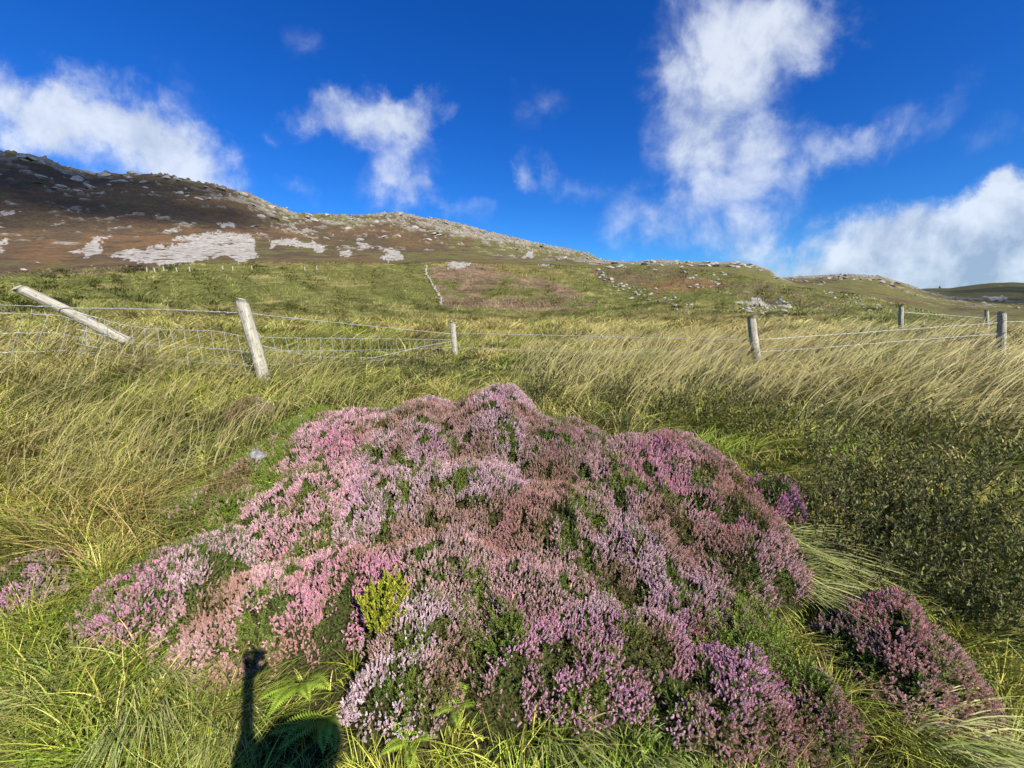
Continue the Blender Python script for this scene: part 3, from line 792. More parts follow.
leafy(383, 598, 26, .16, 60, .022, .0030, [(.34, .36, .030), (.42, .40, .04), (.24, .28, .03)], 'heather_sprig', 'bright yellow green sprig poking out of the pink heather', 'sprig', dz=.24, leaves=70, tall=.1, need=True)
SHR = [
    ((.055, .075, .022), 'dark green leafy shrub right of the magenta heather tips', 850, 505, 60, .42, 70),
    (None, 'dark leafy shrub furthest right at mid height', 985, 520, 60, .45, 80),
    (None, 'dark leafy shrub between the two biggest shrubs right of the mound', 915, 500, 60, .46, 80),
    (None, 'dark leafy shrub low at the right edge of the picture', 1010, 590, 40, .40, 60),
    (None, 'dark leafy shrub at the foot of the shrub bank, above the rounded heather', 880, 560, 44, .30, 60),
    (None, 'dark leafy shrub just above the rounded heather bush, nearest the right edge', 955, 590, 40, .32, 60),
    (None, 'olive leafy shrub in pale grass below the right-hand posts', 950, 435, 60, .42, 60),
    (None, 'olive leafy shrub under the fence right of the mound shoulder', 850, 440, 60, .42, 60),
    (None, 'olive leafy shrub in front of the leaning post at the right', 745, 405, 50, .38, 60),
    (None, 'olive leafy shrub at the fence between mound and right post', 690, 400, 40, .34, 50),
    (None, 'dark leafy shrub directly behind the mound peak', 540, 385, 28, .36, 50),
    (None, 'olive leafy shrub behind the mound under the fence gap', 625, 388, 36, .30, 50),
    (None, 'low olive leafy shrub left of the short middle post', 425, 366, 36, .28, 50),
    (None, 'low olive leafy shrub under the sagging netting', 340, 362, 36, .28, 50),
    (None, 'low olive leafy shrub behind the netting left of the second post', 190, 345, 40, .34, 50),
]
for k, (c, lab, px, py, w, hg, ns) in enumerate(SHR):
    cols = [(.085, .105, .026), (.13, .14, .035), (.21, .20, .06), (.07, .08, .02)] if 'dark' in lab else [(.12, .135, .032), (.18, .18, .05), (.27, .25, .08), (.09, .10, .025)]
    leafy(px, py, w * .78, hg * 1.22, int(ns * .95), rng.uniform(.028, .036), .0052, cols, 'leafy_shrub', lab, 'shrub', leaves=36, tall=.25, group='leafy shrubs in the grass')

# draping tussocks that stand out
def tussock(px, py, n, L, lean, cols, label, w=.0075, dz=0.):
    x0, y0 = hit(px, py, .05 + dz)
    root = (x0, y0, float(G(x0, y0)) + dz)
    n = int(n * .75)
    an = rng.random(n) * 2 * np.pi; q = np.sqrt(rng.random(n)) * .10
    P = np.stack([x0 + q * np.cos(an), y0 + q * np.sin(an), np.full(n, root[2])], -1); P[:, 2] = G(P[:, 0], P[:, 1]) + dz
    h = rng.uniform(.5, 1.05, n) * L
    ln = np.stack([lean[0] + .45 * np.cos(an) * rng.random(n) + rng.normal(0, .12, n), lean[1] + .35 * np.sin(an) + rng.normal(0, .12, n)], -1)
    c = np.array(cols)[rng.integers(0, len(cols), n)] * rng.uniform(.7, 1.25, (n, 1))
    V, Fq, C = blades(P, h, ln, rng.uniform(.9, 1.75, n), w * rng.uniform(.7, 1.4, n), c, 8, c * .5 + np.array([.45, .40, .22]) * .5, .7)
    o = link('grass_tussock', quads_mesh('grass_tussock', V - np.array(root), Fq, C, M_GRASS), label=label, category='grass tussock', group='drooping grass tussocks')
    o.location = root
gs = [(.40, .43, .12), (.30, .35, .07), (.50, .46, .19), (.20, .26, .045)]
gg = [(.15, .22, .035), (.20, .26, .05), (.30, .30, .09)]
tussock(778, 548, 340, .40, (.95, -.55), gs, 'pale grass tussock draping to the right out of the rose heather')
tussock(795, 585, 340, .40, (.75, -.55), gs, 'pale grass tussock drooping over the brownish heather')
tussock(985, 640, 420, .50, (.6, -.2), gs, 'straw grass tussock right of the rounded heather bush')
tussock(900, 575, 260, .35, (.8, -.1), gg, 'green grass tussock above the rounded heather bush')
tussock(60, 690, 420, .42, (-.35, -.1), gg, 'green grass tussock low at the left edge of the picture')
tussock(150, 700, 420, .42, (.35, -.35), gg + gs[:2], 'green and straw grass tussock under the left end of the mound')
tussock(230, 720, 260, .30, (.2, -.4), gs, 'dry straw grass tussock beside the shadow')
tussock(560, 735, 260, .26, (.3, -.2), gg, 'green grass tussock in the bottom middle')
tussock(650, 745, 260, .26, (.4, -.2), gg, 'green grass tussock at the bottom below the front centre heather')
tussock(930, 740, 420, .45, (.7, -.2), gs, 'olive straw grass tussock in the bottom right corner')
tussock(120, 375, 500, .55, (1.0, .0), [(.26, .20, .07), (.20, .19, .05), (.33, .27, .11)], 'russet grass tussock combed to the right below the fallen post')
tussock(30, 400, 500, .60, (.7, .0), [(.24, .22, .06), (.30, .28, .08), (.18, .20, .04)], 'tall yellow green grass tussock at the left edge below the fallen post')

# ---------------------------------------------------------------- ferns
def fern(px, py, nf, L, label, heading=None, dz=0.):
    x0, y0 = hit(px, py, .04); z0 = float(G(x0, y0)) + dz
    root = thing('fern', label, 'fern', (x0, y0, z0), 'bright ferns along the foot of the heather')
    for f_ in range(nf):
        an = (heading if heading is not None else 0) + (f_ / nf * 2 * math.pi if heading is None else rng.normal(0, .7))
        l = L * rng.uniform(.75, 1.15); m = 22; L *= .97
        t = np.linspace(0, 1, m)
        up = rng.uniform(.5, .9)
        hor = l * (t * (1 - .25 * up)); zz_ = l * up * (t - .75 * t ** 2.0)
        sp_ = np.stack([x0 + hor * math.cos(an), y0 + hor * math.sin(an), z0 + zz_], -1)
        sd = np.array([-math.sin(an), math.cos(an), rng.normal(0, .15)])
        A = Acc()
        V, Fq = tube(sp_, np.linspace(.0018, .0006, m), 3); col = np.array([.34, .47, .05]) * rng.uniform(.8, 1.15)
        A.add(V, Fq, col * .8)
        for k in range(2, m):
            wl = l * .17 * math.sin(math.pi * min(1, (t[k] * .92 + .08)) ** .75) + .004
            fw = (sp_[k] - sp_[k - 1]); fw /= np.linalg.norm(fw)
            for s in (-1, 1):
                d = sd * s + fw * .35 + np.array([0, 0, -.12]); d /= np.linalg.norm(d); b0 = sp_[k]
                wv = fw * l / m * .42
                cc_ = col * rng.uniform(.8, 1.2)
                A.add(np.array([b0 - wv, b0 + d * wl * .55 - wv * .9, b0 + d * wl, b0 + d * wl * .5 + wv]), np.array([[0, 1, 2, 3]]), cc_)
        link('frond', A.mesh('frond', M_FERN), root)
fern(300, 688, 7, .22, 'bright green fern right of the shadow under the mound', heading=-1.3, dz=.06)
fern(328, 722, 6, .22, 'bright green fern at the bottom, partly inside the shadow', heading=-1.9, dz=.06)
fern(455, 715, 5, .17, 'small bright fern under the palest heather bush', dz=.08)
fern(235, 690, 4, .14, 'small fern just left of the thin shadow')
fern(410, 745, 5, .18, 'bright fern at the very bottom below the palest heather', dz=.05)
fern(830, 735, 4, .14, 'small fern hidden at the foot of the brownish heather')

# ---------------------------------------------------------------- rocks
def ico(level=2):
    import bmesh
    bm = bmesh.new(); bmesh.ops.create_icosphere(bm, subdivisions=level, radius=1)
    V = np.array([v.co[:] for v in bm.verts]); T = [[v.index for v in f.verts] for f in bm.faces]; bm.free()
    return V, T
IV, IT = ico(3)
def rock_mesh(name, size, seed, mat, flat=.7):
    g = np.random.default_rng(seed); V = IV.copy()
    for c in range(11):        # chop planes give angular faces
        d = g.normal(size=3); d /= np.linalg.norm(d); k = g.uniform(.42, .80)
        s = V @ d; ov = np.clip(s - k, 0, None); V -= ov[:, None] * d * .84
    V *= 1 + .06 * (vnoise(V[:, 0] * 4 + 9, V[:, 1] * 4 + V[:, 2] * 3, seed)[:, None] - .5)
    V *= np.array([g.uniform(.8, 1.2), g.uniform(.8, 1.1), flat]) * size
    me = bpy.data.meshes.new(name); me.from_pydata(V.tolist(), [], IT); me.materials.append(mat); me.update()
    return me
x, y = hit(258, 458, .12)
o = link('stone', rock_mesh('stone', .066, 8, M_STONE2, .75), label='small grey stone lying in the green heather left of the mound', category='stone'); o.location = (x, y, float(G(x, y)) + .13)
o.rotation_euler = (.5, .2, .4)

RM = [rock_mesh('boulder', 1., 20 + s, M_STONE, .7) for s in range(6)]
def put_rock(px, py, spx, label, group, cat='boulder', name='boulder', flat=(.55, .9), sink=.05):
    x, y = hit(px, py)
    if math.hypot(x, y) > 700 : return
    d = math.hypot(x, y); s = spx * d / F * .5
    o = link(name, RM[rng.integers(0, 6)], label=label, category=cat, group=group)
    o.location = (x, y, float(G(x, y)) + s * sink); o.scale = (s, s * rng.uniform(.7, 1.1), s * rng.uniform(*flat)); o.rotation_euler = (rng.uniform(-.4, .4), rng.uniform(-.4, .4), rng.uniform(0, 6.28))
# rock run on the right of the field
for (a, b_), (c, d_), n, sp_ in [((598, 272), (612, 288), 16, 4.5), ((610, 285), (645, 297), 26, 4.2), ((640, 294), (690, 308), 22, 4.0), ((655, 268), (660, 272), 3, 4.5)]:
    for k in range(n):
        t = rng.random(); px = a + (c - a) * t + rng.normal(0, 4.5); py = b_ + (d_ - b_) * t + rng.normal(0, 3)
        put_rock(px, py, sp_ * rng.uniform(.4, 1.5), 'pale boulder in the tumbled rock run below the brow', 'boulders of the rock run')
for k in range(60):
    put_rock(738 + rng.random() * 52, 301 + rng.normal(3, 3) + rng.random() * 13, rng.uniform(2.5, 6.5), 'pale boulder in the jumble above the right-hand post', 'boulders above the right-hand post')
for k in range(26):
    t = rng.random(); put_rock(828 + 60 * t + rng.normal(0, 4), 290 + 26 * t + rng.normal(0, 3), rng.uniform(1.8, 4), 'small pale boulder strewn down the right spur', 'boulders on the right spur')
for k in range(22):
    put_rock(rng.uniform(683, 725), rng.uniform(272, 288), rng.uniform(2.5, 6), 'grey boulder on the heathery shoulder right of the brow', 'boulders on the heathery shoulder')
for px, py in [(577, 281), (582, 283), (405, 291), (458, 286), (288, 300), (150, 268), (168, 271), (92, 266), (38, 263), (24, 270), (205, 270)]:
    put_rock(px, py, rng.uniform(2, 3.4), 'lone pale boulder lying in the open pasture', 'lone boulders in the pasture')

for k in range(46):
    px = rng.uniform(606, 778); yy = np.interp(px, [p[0] for p in L220], [p[1] for p in L220]) + abs(rng.normal(0, 2.6)) + 1.0
    put_rock(px, yy, rng.uniform(4, 10), 'grey crag along the low skyline right of the mountain', 'crags of the low skyline', 'rock outcrop', 'rock_outcrop', (.35, .6), .0)
for k in range(26):
    px = rng.uniform(800, 905); yy = np.interp(px, [p[0] for p in L450], [p[1] for p in L450]) + abs(rng.normal(0, 3)) + 1.2
    put_rock(px, yy, rng.uniform(3, 7), 'grey crag on the low ridge near the right end of the skyline', 'crags of the right-hand ridge', 'rock outcrop', 'rock_outcrop', (.3, .5), .0)
for k in range(95):
    px = rng.uniform(20, 600); w_ = np.interp(px, [20, 200, 330, 600], [16, 20, 24, 7])
    yy = np.interp(px, [p[0] for p in S2], [p[1] for p in S2]) + abs(rng.normal(0, 1)) * w_ * .55 + 1.0
    put_rock(px, yy, rng.uniform(3, 10) * (1 if px < 480 else .7), 'grey crag jutting from the upper slope of the mountain', 'crags of the mountain crest', 'rock outcrop', 'rock_outcrop', (.45, .8), -.05)
# loose stones over the crags and screes: one mass nobody could count
IV1, IT1 = ico(1)
sel = np.nonzero(((rock > .5) | (scree > .5)) & (np.abs(GA) < R(60)) & (GR > 130) & (GR < 470))
# keep those from the mask at even screen density
idx = rng.choice(len(sel[0]), size=min(1700, len(sel[0])), replace=False)
ix = (sel[0][idx], sel[1][idx])
m = len(idx)
Pm = np.stack([GX[ix] , GY[ix], Z[ix]], -1)
sz = GR[ix] / F * rng.uniform(.3, 1.0, m) ** 1.6 * np.where(scree[ix] > .5, .5, 1.05)
V1 = IV1 * (1 + .25 * (np.random.default_rng(5).random((len(IV1), 1)) - .5))
Mr = frames(rng.normal(size=(m, 3))) * sz[:, None, None]
VV = (np.einsum('nij,kj->nki', Mr, V1) * np.array([1.2, 1.2, .8]) + Pm[:, None]).reshape(-1, 3)
IT1 = np.array(IT1); TT = (IT1[None] + (np.arange(m) * len(V1))[:, None, None]).reshape(-1, 3)
me = bpy.data.meshes.new('scree')
me.vertices.add(len(VV)); me.vertices.foreach_set('co', VV.astype(np.float32).ravel())
me.loops.add(TT.size); me.loops.foreach_set('vertex_index', TT.astype(np.int32).ravel())
me.polygons.add(len(TT)); me.polygons.foreach_set('loop_start', np.arange(0, TT.size, 3, dtype=np.int32)); me.update(calc_edges=True)
me.materials.append(M_STONE)
link('scree', me, kind='stuff', label='loose grey stones strewn over the crags and screes')

# old drystone wall running up the field
wp = [(441, 306), (437, 298), (433, 288), (430, 278), (427, 266)]
pts = []
for px, py in wp:
    x, y = hit(px, py); pts.append((x, y))
pts = np.array(pts)
root = thing('stone_wall', 'thin pale drystone wall running up the field to the brow', 'wall', (pts[0][0], pts[0][1], float(G(*pts[0]))))
A = Acc()
seg = np.linalg.norm(np.diff(pts, axis=0), axis=1); T_ = np.concatenate([[0], seg.cumsum()])
BX8 = np.array([[-1, -1, -1], [1, -1, -1], [1, 1, -1], [-1, 1, -1], [-1, -1, 1], [1, -1, 1], [1, 1, 1], [-1, 1, 1]]) * .5
BF = np.array([[0, 3, 2, 1], [4, 5, 6, 7], [0, 1, 5, 4], [1, 2, 6, 5], [2, 3, 7, 6], [3, 0, 4, 7]])
for s in np.arange(0, T_[-1], .45):
    if rng.random() < .3: continue
    x = np.interp(s, T_, pts[:, 0]) + .5 * math.sin(s / 7) + rng.normal(0, .08); y = np.interp(s, T_, pts[:, 1])
    z = float(G(x, y))
    for c in range(1):
        V = BX8 * np.array([.30, .42, .22]) * rng.uniform(.6, 1.2, 3) + rng.normal(0, .03, (8, 3)) + np.array([x, y, z + .1 + .25 * c])
        A.add(V, BF)
link('stones', A.mesh('stones', M_STONE), root)

# ---------------------------------------------------------------- fence
def post(bot, top, dia, seed, label, notch=False, name='fence_post', group='wooden posts of the stock fence', staples=(), depth=.35):
    """bot, top world points; buried past bot"""
    g = np.random.default_rng(seed)
    bot = np.array(bot, float); top = np.array(top, float); ax = top - bot; L = np.linalg.norm(ax); ax /= L
    base = bot - ax * depth; L2 = L + depth
    sd, nn = 18, 26
    an = np.arange(sd) / sd * 2 * np.pi
    t = np.linspace(0, 1, nn)
    x = np.cross(ax, [0.0, 1, 0.05]); x /= np.linalg.norm(x); y = np.cross(ax, x)
    prof_ = 1 + .05 * (g.random(sd) - .5) * 2
    V = []
    for i, tt in enumerate(t):
        rr = dia / 2 * (1.06 - .12 * tt) * prof_ * (1 + .03 * (vnoise(an * 2, np.full(sd, tt * 9.), seed) - .5) * 2)
        crack = 1 - .14 * np.exp(-((an - 1.5 - .12 * math.sin(tt * 5)) / .09) ** 2) - .12 * np.exp(-((an - 4.4 + .2 * tt) / .08) ** 2)
        if i == nn - 1: rr = rr * .88
        rr = rr * crack
        cx = base + ax * (L2 * tt) + x * .006 * math.sin(tt * 6 + seed)
        slope = (np.cos(an) * .18 + .02 * g.normal(size=sd)) * dia * (i >= nn - 2)
        V.append(cx + (x[None] * np.cos(an)[:, None] + y[None] * np.sin(an)[:, None]) * rr[:, None] + ax[None] * slope[:, None])
    V = np.concatenate(V) - base
    i = np.arange(nn - 1)[:, None]; j = np.arange(sd)[None]; j2 = (j + 1) % sd
    Fq = np.stack([i * sd + j, i * sd + j2, (i + 1) * sd + j2, (i + 1) * sd + j], -1).reshape(-1, 4)
    # local frame: put the mesh upright so the grain follows the post
    Mx = np.stack([x, y, ax], 0)
    me = bpy.data.meshes.new(name)
    VL = V @ Mx.T
    faces = Fq[:, ::-1].tolist()
    topring = [(nn - 1) * sd + k for k in range(sd)]
    c = VL[topring].mean(0) - np.array([0, 0, .003]); VL = np.vstack([VL, c]); ci = len(VL) - 1
    faces += [[ci, topring[k], topring[(k + 1) % sd]] for k in range(sd)]
    faces.append([k for k in range(sd)])
    me.from_pydata(VL.tolist(), [], faces); me.materials.append(M_WOOD); me.materials.append(M_ENDW)
    for p in me.polygons:
        p.use_smooth = len(p.vertices) == 4
        if len(p.vertices) == 3: p.material_index = 1
    me.update()
    o = link(name, me, label=label, category='fence post', group=group)
    from mathutils import Matrix
    o.matrix_world = Matrix(((x[0], y[0], ax[0], base[0]), (x[1], y[1], ax[1], base[1]), (x[2], y[2], ax[2], base[2]), (0, 0, 0, 1)))
    for s in staples:
        hz = depth + L * s; r = dia / 2 * 1.0
        # bent wire staple on the camera side of the post
        a0 = math.atan2(-y[1], -x[1]); u = np.array([math.cos(a0), math.sin(a0), 0]); w_ = np.array([-math.sin(a0), math.cos(a0), 0])
        q = [u * (r - .012) + w_ * -.008, u * (r + .006) - w_ * .008, u * (r + .009), u * (r + .006) + w_ * .008, u * (r - .012) + w_ * .008]
        q = np.array(q) + np.array([0, 0, hz])
        Vt, Ft = tube(q, .0022, 5)
        so = bpy.data.objects.new('staple', quads_mesh('staple', Vt, Ft, None, M_RUST)); COL.objects.link(so); so.parent = o
    return o

def up_post(pb, pt, Y, dia, seed, label, **k):
    bot = atY(pb[0], pb[1], Y); top = atY(pt[0], pt[1], Y)
    return post(bot, top, dia, seed, label, **k)

fa_top = atY(17, 287, 4.25); fa_bot = atY(117, 336, 4.75)
post(fa_bot, fa_top, .112, 1, 'fallen grey post tilted nearly flat and hanging in the wires at the left', staples=(.55, .4), depth=.12)
up_post((263, 376), (242, 299), 4.4, .130, 2, 'thick pale post leaning left, beside the sagging netting', staples=(.85, .55, .3), depth=.3)
up_post((455, 356), (453, 322), 7.6, .115, 3, 'short white post in the middle just behind the mound peak', staples=(.7, .3), depth=.35)
up_post((758, 366), (751, 317), 6.0, .12, 4, 'weathered post with split top leaning slightly left, right of the mound', staples=(.55, .3), depth=.35)
up_post((901, 328), (901, 306), 10.0, .105, 5, 'small distant post furthest behind, left of the right-hand pair', depth=.5)
up_post((1001, 352), (1001.5, 312), 6.0, .10, 6, 'rounded grey post nearest the right edge, thicker of the right-hand pair', staples=(.8, .5), depth=.4)
up_post((987, 336), (986.5, 310), 9.5, .075, 7, 'thin pale post just behind the rounded post at the right edge', depth=.5)

def interp_path(pts, n=40, wob=.0):
    """pts: list of (px,py,Y) -> smooth world polyline"""
    W = np.array([atY(p[0], p[1], p[2]) for p in pts])
    s = np.concatenate([[0], np.cumsum(np.linalg.norm(np.diff(W, axis=0), axis=1))])
    t = np.linspace(0, s[-1], n)
    out = np.stack([np.interp(t, s, W[:, k]) for k in range(3)], -1)
    for _ in range(2):
        o2 = out.copy(); o2[1:-1] = .25 * out[:-2] + .5 * out[1:-1] + .25 * out[2:]; out = o2
    if wob: out[1:-1] += rng.normal(0, wob, (n - 2, 3))
    return out

def wire(pts, label, rad=.0042, n=60, rust=False):
    if 'right' in label or 'rounded' in label: rad = .003
    P = interp_path(pts, n, .0015)
    V, Fq = tube(P, rad, 5)
    A = Acc(); A.add(V, Fq)
    # second strand twisted round the first, with barbs
    tt = np.arange(len(P))
    o = link('fence_wire', A.mesh('fence_wire', M_RUST if rust else M_WIRE, True), label=label, category='wire', group='single wires of the stock fence')
    B = Acc()
    for k in range(3, len(P) - 3, 3):
        c = P[k]
        for s in range(2):
            d = rng.normal(size=3); d /= np.linalg.norm(d); d *= .012
            Vb, Fb = tube(np.array([c - d, c, c + d]), rad * .55, 4); B.add(Vb, Fb)
    bo = bpy.data.objects.new('barbs', B.mesh('barbs', M_WIRE)); COL.objects.link(bo); bo.parent = o
    return o
wire([(-260, 296, 3.3), (0, 305, 3.9), (60, 307, 4.4), (75, 308, 4.5)], 'top wire running off the left edge from the fallen post')
wire([(75, 308, 4.5), (118, 308.5, 4.5), (180, 310, 4.45), (242, 313, 4.4)], 'top wire between the fallen post and the thick leaning post')
wire([(245, 313, 4.4), (300, 319, 5.1), (380, 327, 6.3), (453, 334, 7.6)], 'top wire from the thick leaning post down to the short white post')
wire([(454, 333, 7.6), (560, 335.5, 7.1), (680, 338.5, 6.5), (753, 340, 6.0)], 'top wire from the short white post to the weathered split post')
wire([(754, 340, 6.0), (790, 337.5, 6.0), (870, 332, 6.0), (1001, 322.5, 6.0), ], 'top wire from the weathered split post to the rounded right-hand post')
wire([(1001, 322, 6.0), (1060, 320, 5.8), (1300, 318, 5.2)], 'top wire running off the right edge from the rounded post')
wire([(757, 352, 6.0), (820, 348, 6.0), (900, 341, 6.0), (1001, 333.5, 6.0)], 'lower wire from the weathered split post to the rounded right-hand post')
wire([(901, 312, 10), (945, 315, 9.8), (986, 318, 9.5)], 'short wire between the two small distant posts')
wire([(987, 320, 9.5), (1001, 326, 6.0)], 'short wire joining the thin pale post to the rounded post')

def netting(top, bot, nh, spacing, label, rad=.0026, skew=0., rows=None):
    n = 60
    T = interp_path(top, n); B = interp_path(bot, n)
    A = Acc()
    fr = rows if rows is not None else np.linspace(0, 1, nh)
    for f in fr:
        P = T * (1 - f) + B * f; P[1:-1] += rng.normal(0, .003, (n - 2, 3))
        V, Fq = tube(P, rad * (1.2 if f == 0 else 1), 5); A.add(V, Fq)
    s = np.concatenate([[0], np.cumsum(np.linalg.norm(np.diff(T, axis=0), axis=1))])
    for d in np.arange(spacing * .5, s[-1], spacing):
        k = np.interp(d, s, np.arange(n)); k2 = min(n - 1, max(0, k + skew + rng.normal(0, .4)))
        p0 = np.array([np.interp(k, np.arange(n), T[:, j]) for j in range(3)]); p1 = np.array([np.interp(k2, np.arange(n), B[:, j]) for j in range(3)])
        mid = (p0 + p1) / 2 + rng.normal(0, .008, 3)
        V, Fq = tube(np.array([p0, mid, p1]), rad * .85, 5); A.add(V, Fq)
    return link('wire_netting', A.mesh('wire_netting', M_WIRE, True), label=label, category='wire netting', group='square mesh panels of the stock fence')
netting([(-200, 310, 3.6), (0, 313, 4.0), (60, 315, 4.35), (112, 334, 4.75)], [(-200, 372, 3.6), (0, 372, 4.0), (60, 368, 4.35), (112, 362, 4.75)], 4, .16, 'square netting running off the left edge under the fallen post', skew=-2.0)
netting([(76, 312, 4.5), (98, 318, 4.6), (118, 324, 4.6), (145, 328.5, 4.55), (180, 330, 4.5), (217, 331, 4.45), (246, 337, 4.4)], [(76, 352, 4.5), (118, 360, 4.6), (145, 366, 4.55), (217, 372, 4.45), (256, 374, 4.4)], 4, .17, 'square netting sagging between the fallen post and the thick post', rows=[0, .42, .78, 1])
netting([(252, 337, 4.4), (300, 338, 5.0), (400, 339, 6.6), (454, 340, 7.6)], [(260, 376, 4.4), (320, 374, 5.2), (400, 368, 6.6), (455, 362, 7.6)], 4, .17, 'square netting between the thick post and the short white post', rows=[0, .35, .7, 1])
wire([(258, 345, 4.4), (285, 351, 4.7), (316, 357, 5.2), (373, 358, 6.0), (425, 346, 6.9), (454, 341, 7.6)], 'loose wire sagging deep between the thick post and the short white post')
netting([(455, 347, 7.6), (566, 352, 7.0), (690, 352, 6.4), (756, 351, 6.0)], [(455, 372, 7.6), (566, 376, 7.0), (690, 380, 6.4), (757, 380, 6.0)], 3, .24, 'square netting half sunk in grass between the white post and split post')

# row of small pale stakes at the foot of the mountain
for px in [147, 155, 164, 177, 190, 223, 233, 252, 305, 317]:
    py = 272 - (px - 147) * .015 + rng.normal(0, .6)
    x, y = hit(px, py); z = float(G(x, y)); hgt = 3.2 * math.hypot(x, y) / F
    post((x, y, z), (x + rng.normal(0, .05), y, z + hgt), .18, 50 + px, 'tiny pale stake in the row at the foot of the mountain', name='stake', group='distant stakes at the foot of the mountain', depth=.3)

# small stone cairn on the far right skyline
x, y = (lambda d: (d[0] / d[1] * 1000 / math.hypot(1, d[0] / d[1]), 1000 / math.hypot(1, d[0] / d[1])))(ray(940, 288))
root = thing('cairn', 'tiny dark cairn on the low saddle at the far right skyline', 'cairn', (x, y, float(G(x, y))))
A = Acc()
for lv in range(5):
    for k in range(6 - lv):
        an = rng.random() * 6.28; q = (1.3 - .25 * lv) * rng.random()
        A.add(BX8 * rng.uniform(1.0, 1.6, 3) + rng.normal(0, .12, (8, 3)) + np.array([x + q * math.cos(an), y + q * math.sin(an), float(G(x, y)) + +.4 + lv * .7]), BF)
link('stones', A.mesh('stones', M_STONE2), root)

# ---------------------------------------------------------------- sun, photographer, cloud
Ld = ray(262, 652); Ld = Ld / np.linalg.norm(Ld)
elev = -math.asin(Ld[2]); sdir = -Ld
sun_d = bpy.data.lights.new('sun', 'SUN'); sun = bpy.data.objects.new('sun', sun_d); COL.objects.link(sun)
sun_d.energy = 5.0; sun_d.angle = R(.53); sun_d.color = (1.0, .95, .86)
sun.rotation_mode = 'QUATERNION'; sun.rotation_quaternion = Vector(Ld).to_track_quat('-Z', 'Y'); sun.location = (10, -10, 20)

def skin_mesh(name, verts, edges, radii, mat, root=0, sub=2):
    me = bpy.data.meshes.new(name); me.from_pydata(verts, edges, []); me.update()
    o = bpy.data.objects.new(name, me); COL.objects.link(o)
    md = o.modifiers.new('skin', 'SKIN'); md.use_smooth_shade = True
    for i, r_ in enumerate(radii):
        me.skin_vertices[0].data[i].radius = (r_, r_) if np.isscalar(r_) else r_
    me.skin_vertices[0].data[root].use_root = True
    s = o.modifiers.new('sub', 'SUBSURF'); s.levels = sub; s.render_levels = sub
    dg = bpy.context.evaluated_depsgraph_get()
    m2 = bpy.data.meshes.new_from_object(o.evaluated_get(dg)); m2.name = name
    bpy.data.objects.remove(o); m2.materials.clear(); m2.materials.append(mat)
    for p in m2.polygons: p.use_smooth = True
    return m2
M_SKIN = noise_mat('skin', (.45, .27, .20), (.52, .32, .24), 20., .55, .1)
M_COAT = noise_mat('dark rain jacket', (.03, .04, .06), (.05, .06, .085), 30., .7, .3)
M_TROU = noise_mat('grey walking trousers', (.06, .06, .06), (.09, .09, .085), 40., .85, .3)
M_HAIR = noise_mat('brown hair', (.03, .018, .01), (.07, .04, .02), 60., .6, .5)
M_BLACK = noise_mat('black glass and metal', (.01, .01, .01), (.02, .02, .02), 10., .25, 0)
hx, hy = .17, -.22   # where the photographer stands
gz = float(near_h(np.array([hx]), np.array([hy]))[0]) + .0
H = CZ - gz
UP = 1.0
# the raised left arm reaches the phone; the camera looks out of its lens
bv = [(x_, y_, gz + (z_ - gz) * UP if z_ < gz + 1.75 else z_) for x_, y_, z_ in [(hx, hy, gz + .95), (hx, hy, gz + 1.15), (hx, hy, gz + 1.33), (hx, hy + .01, gz + 1.42), (hx, hy + .02, gz + 1.50), (hx, hy + .04, gz + 1.60), (hx, hy + .03, gz + 1.70),
      (hx - .16, hy, gz + 1.37), (hx - .19, hy + .05, gz + 1.54), (hx - .18, hy + .09, gz + 1.70), (hx - .175, hy + .125, gz + 1.80),
      (hx + .17, hy, gz + 1.36), (hx + .25, hy + .02, gz + 1.08), (hx + .24, hy + .12, gz + .86), (hx + .235, hy + .16, gz + .79),
      (hx - .09, hy, gz + .90), (hx - .11, hy + .01, gz + .50), (hx - .12, hy - .02, gz + .10), (hx - .12, hy + .13, gz + .045),
      (hx + .09, hy, gz + .90), (hx + .11, hy + .01, gz + .50), (hx + .12, hy - .02, gz + .10), (hx + .12, hy + .13, gz + .045)]]
bv[10] = (hx - .175, hy + .13, gz + 1.95)
be = [(0, 1), (1, 2), (2, 3), (3, 4), (4, 5), (5, 6), (2, 7), (7, 8), (8, 9), (9, 10), (2, 11), (11, 12), (12, 13), (13, 14), (0, 15), (15, 16), (16, 17), (17, 18), (0, 19), (19, 20), (20, 21), (21, 22)]
br = [(.15, .11), (.14, .10), (.17, .11), .07, .055, (.08, .095), (.075, .09), .055, .036, .027, .024, .07, .048, .034, .028, .09, .058, .045, .038, .09, .058, .045, .038]
person = thing('person', 'photographer in an added brimmed hat holding an undersized phone overhead, seen only as a shadow', 'person', (hx, hy, gz))
link('body', skin_mesh('body', bv, be, br, M_SKIN), person)
def scale_r(f, ids): return [tuple(np.array(br[i] if not np.isscalar(br[i]) else (br[i],) * 2) * f + .008) for i in ids]
jid = [0, 1, 2, 3, 7, 8, 9, 11, 12, 13]
je = [(0, 1), (1, 2), (2, 3), (2, 4), (4, 5), (5, 6), (2, 7), (7, 8), (8, 9)]
link('jacket', skin_mesh('jacket', [bv[i] for i in jid], je, scale_r(1.12, jid), M_COAT), person)
tid = [0, 15, 16, 17, 19, 20, 21]
link('trousers', skin_mesh('trousers', [bv[i] for i in tid], [(0, 1), (1, 2), (2, 3), (0, 4), (4, 5), (5, 6)], scale_r(1.10, tid), M_TROU), person)
link('hair', skin_mesh('hair', [(hx, hy + .0, gz + 1.62 * UP), (hx, hy + .01, gz + 1.70 * UP), (hx, hy + .04, gz + 1.72 * UP)], [(0, 1), (1, 2)], [(.085, .08), (.088, .10), (.06, .07)], M_HAIR), person)
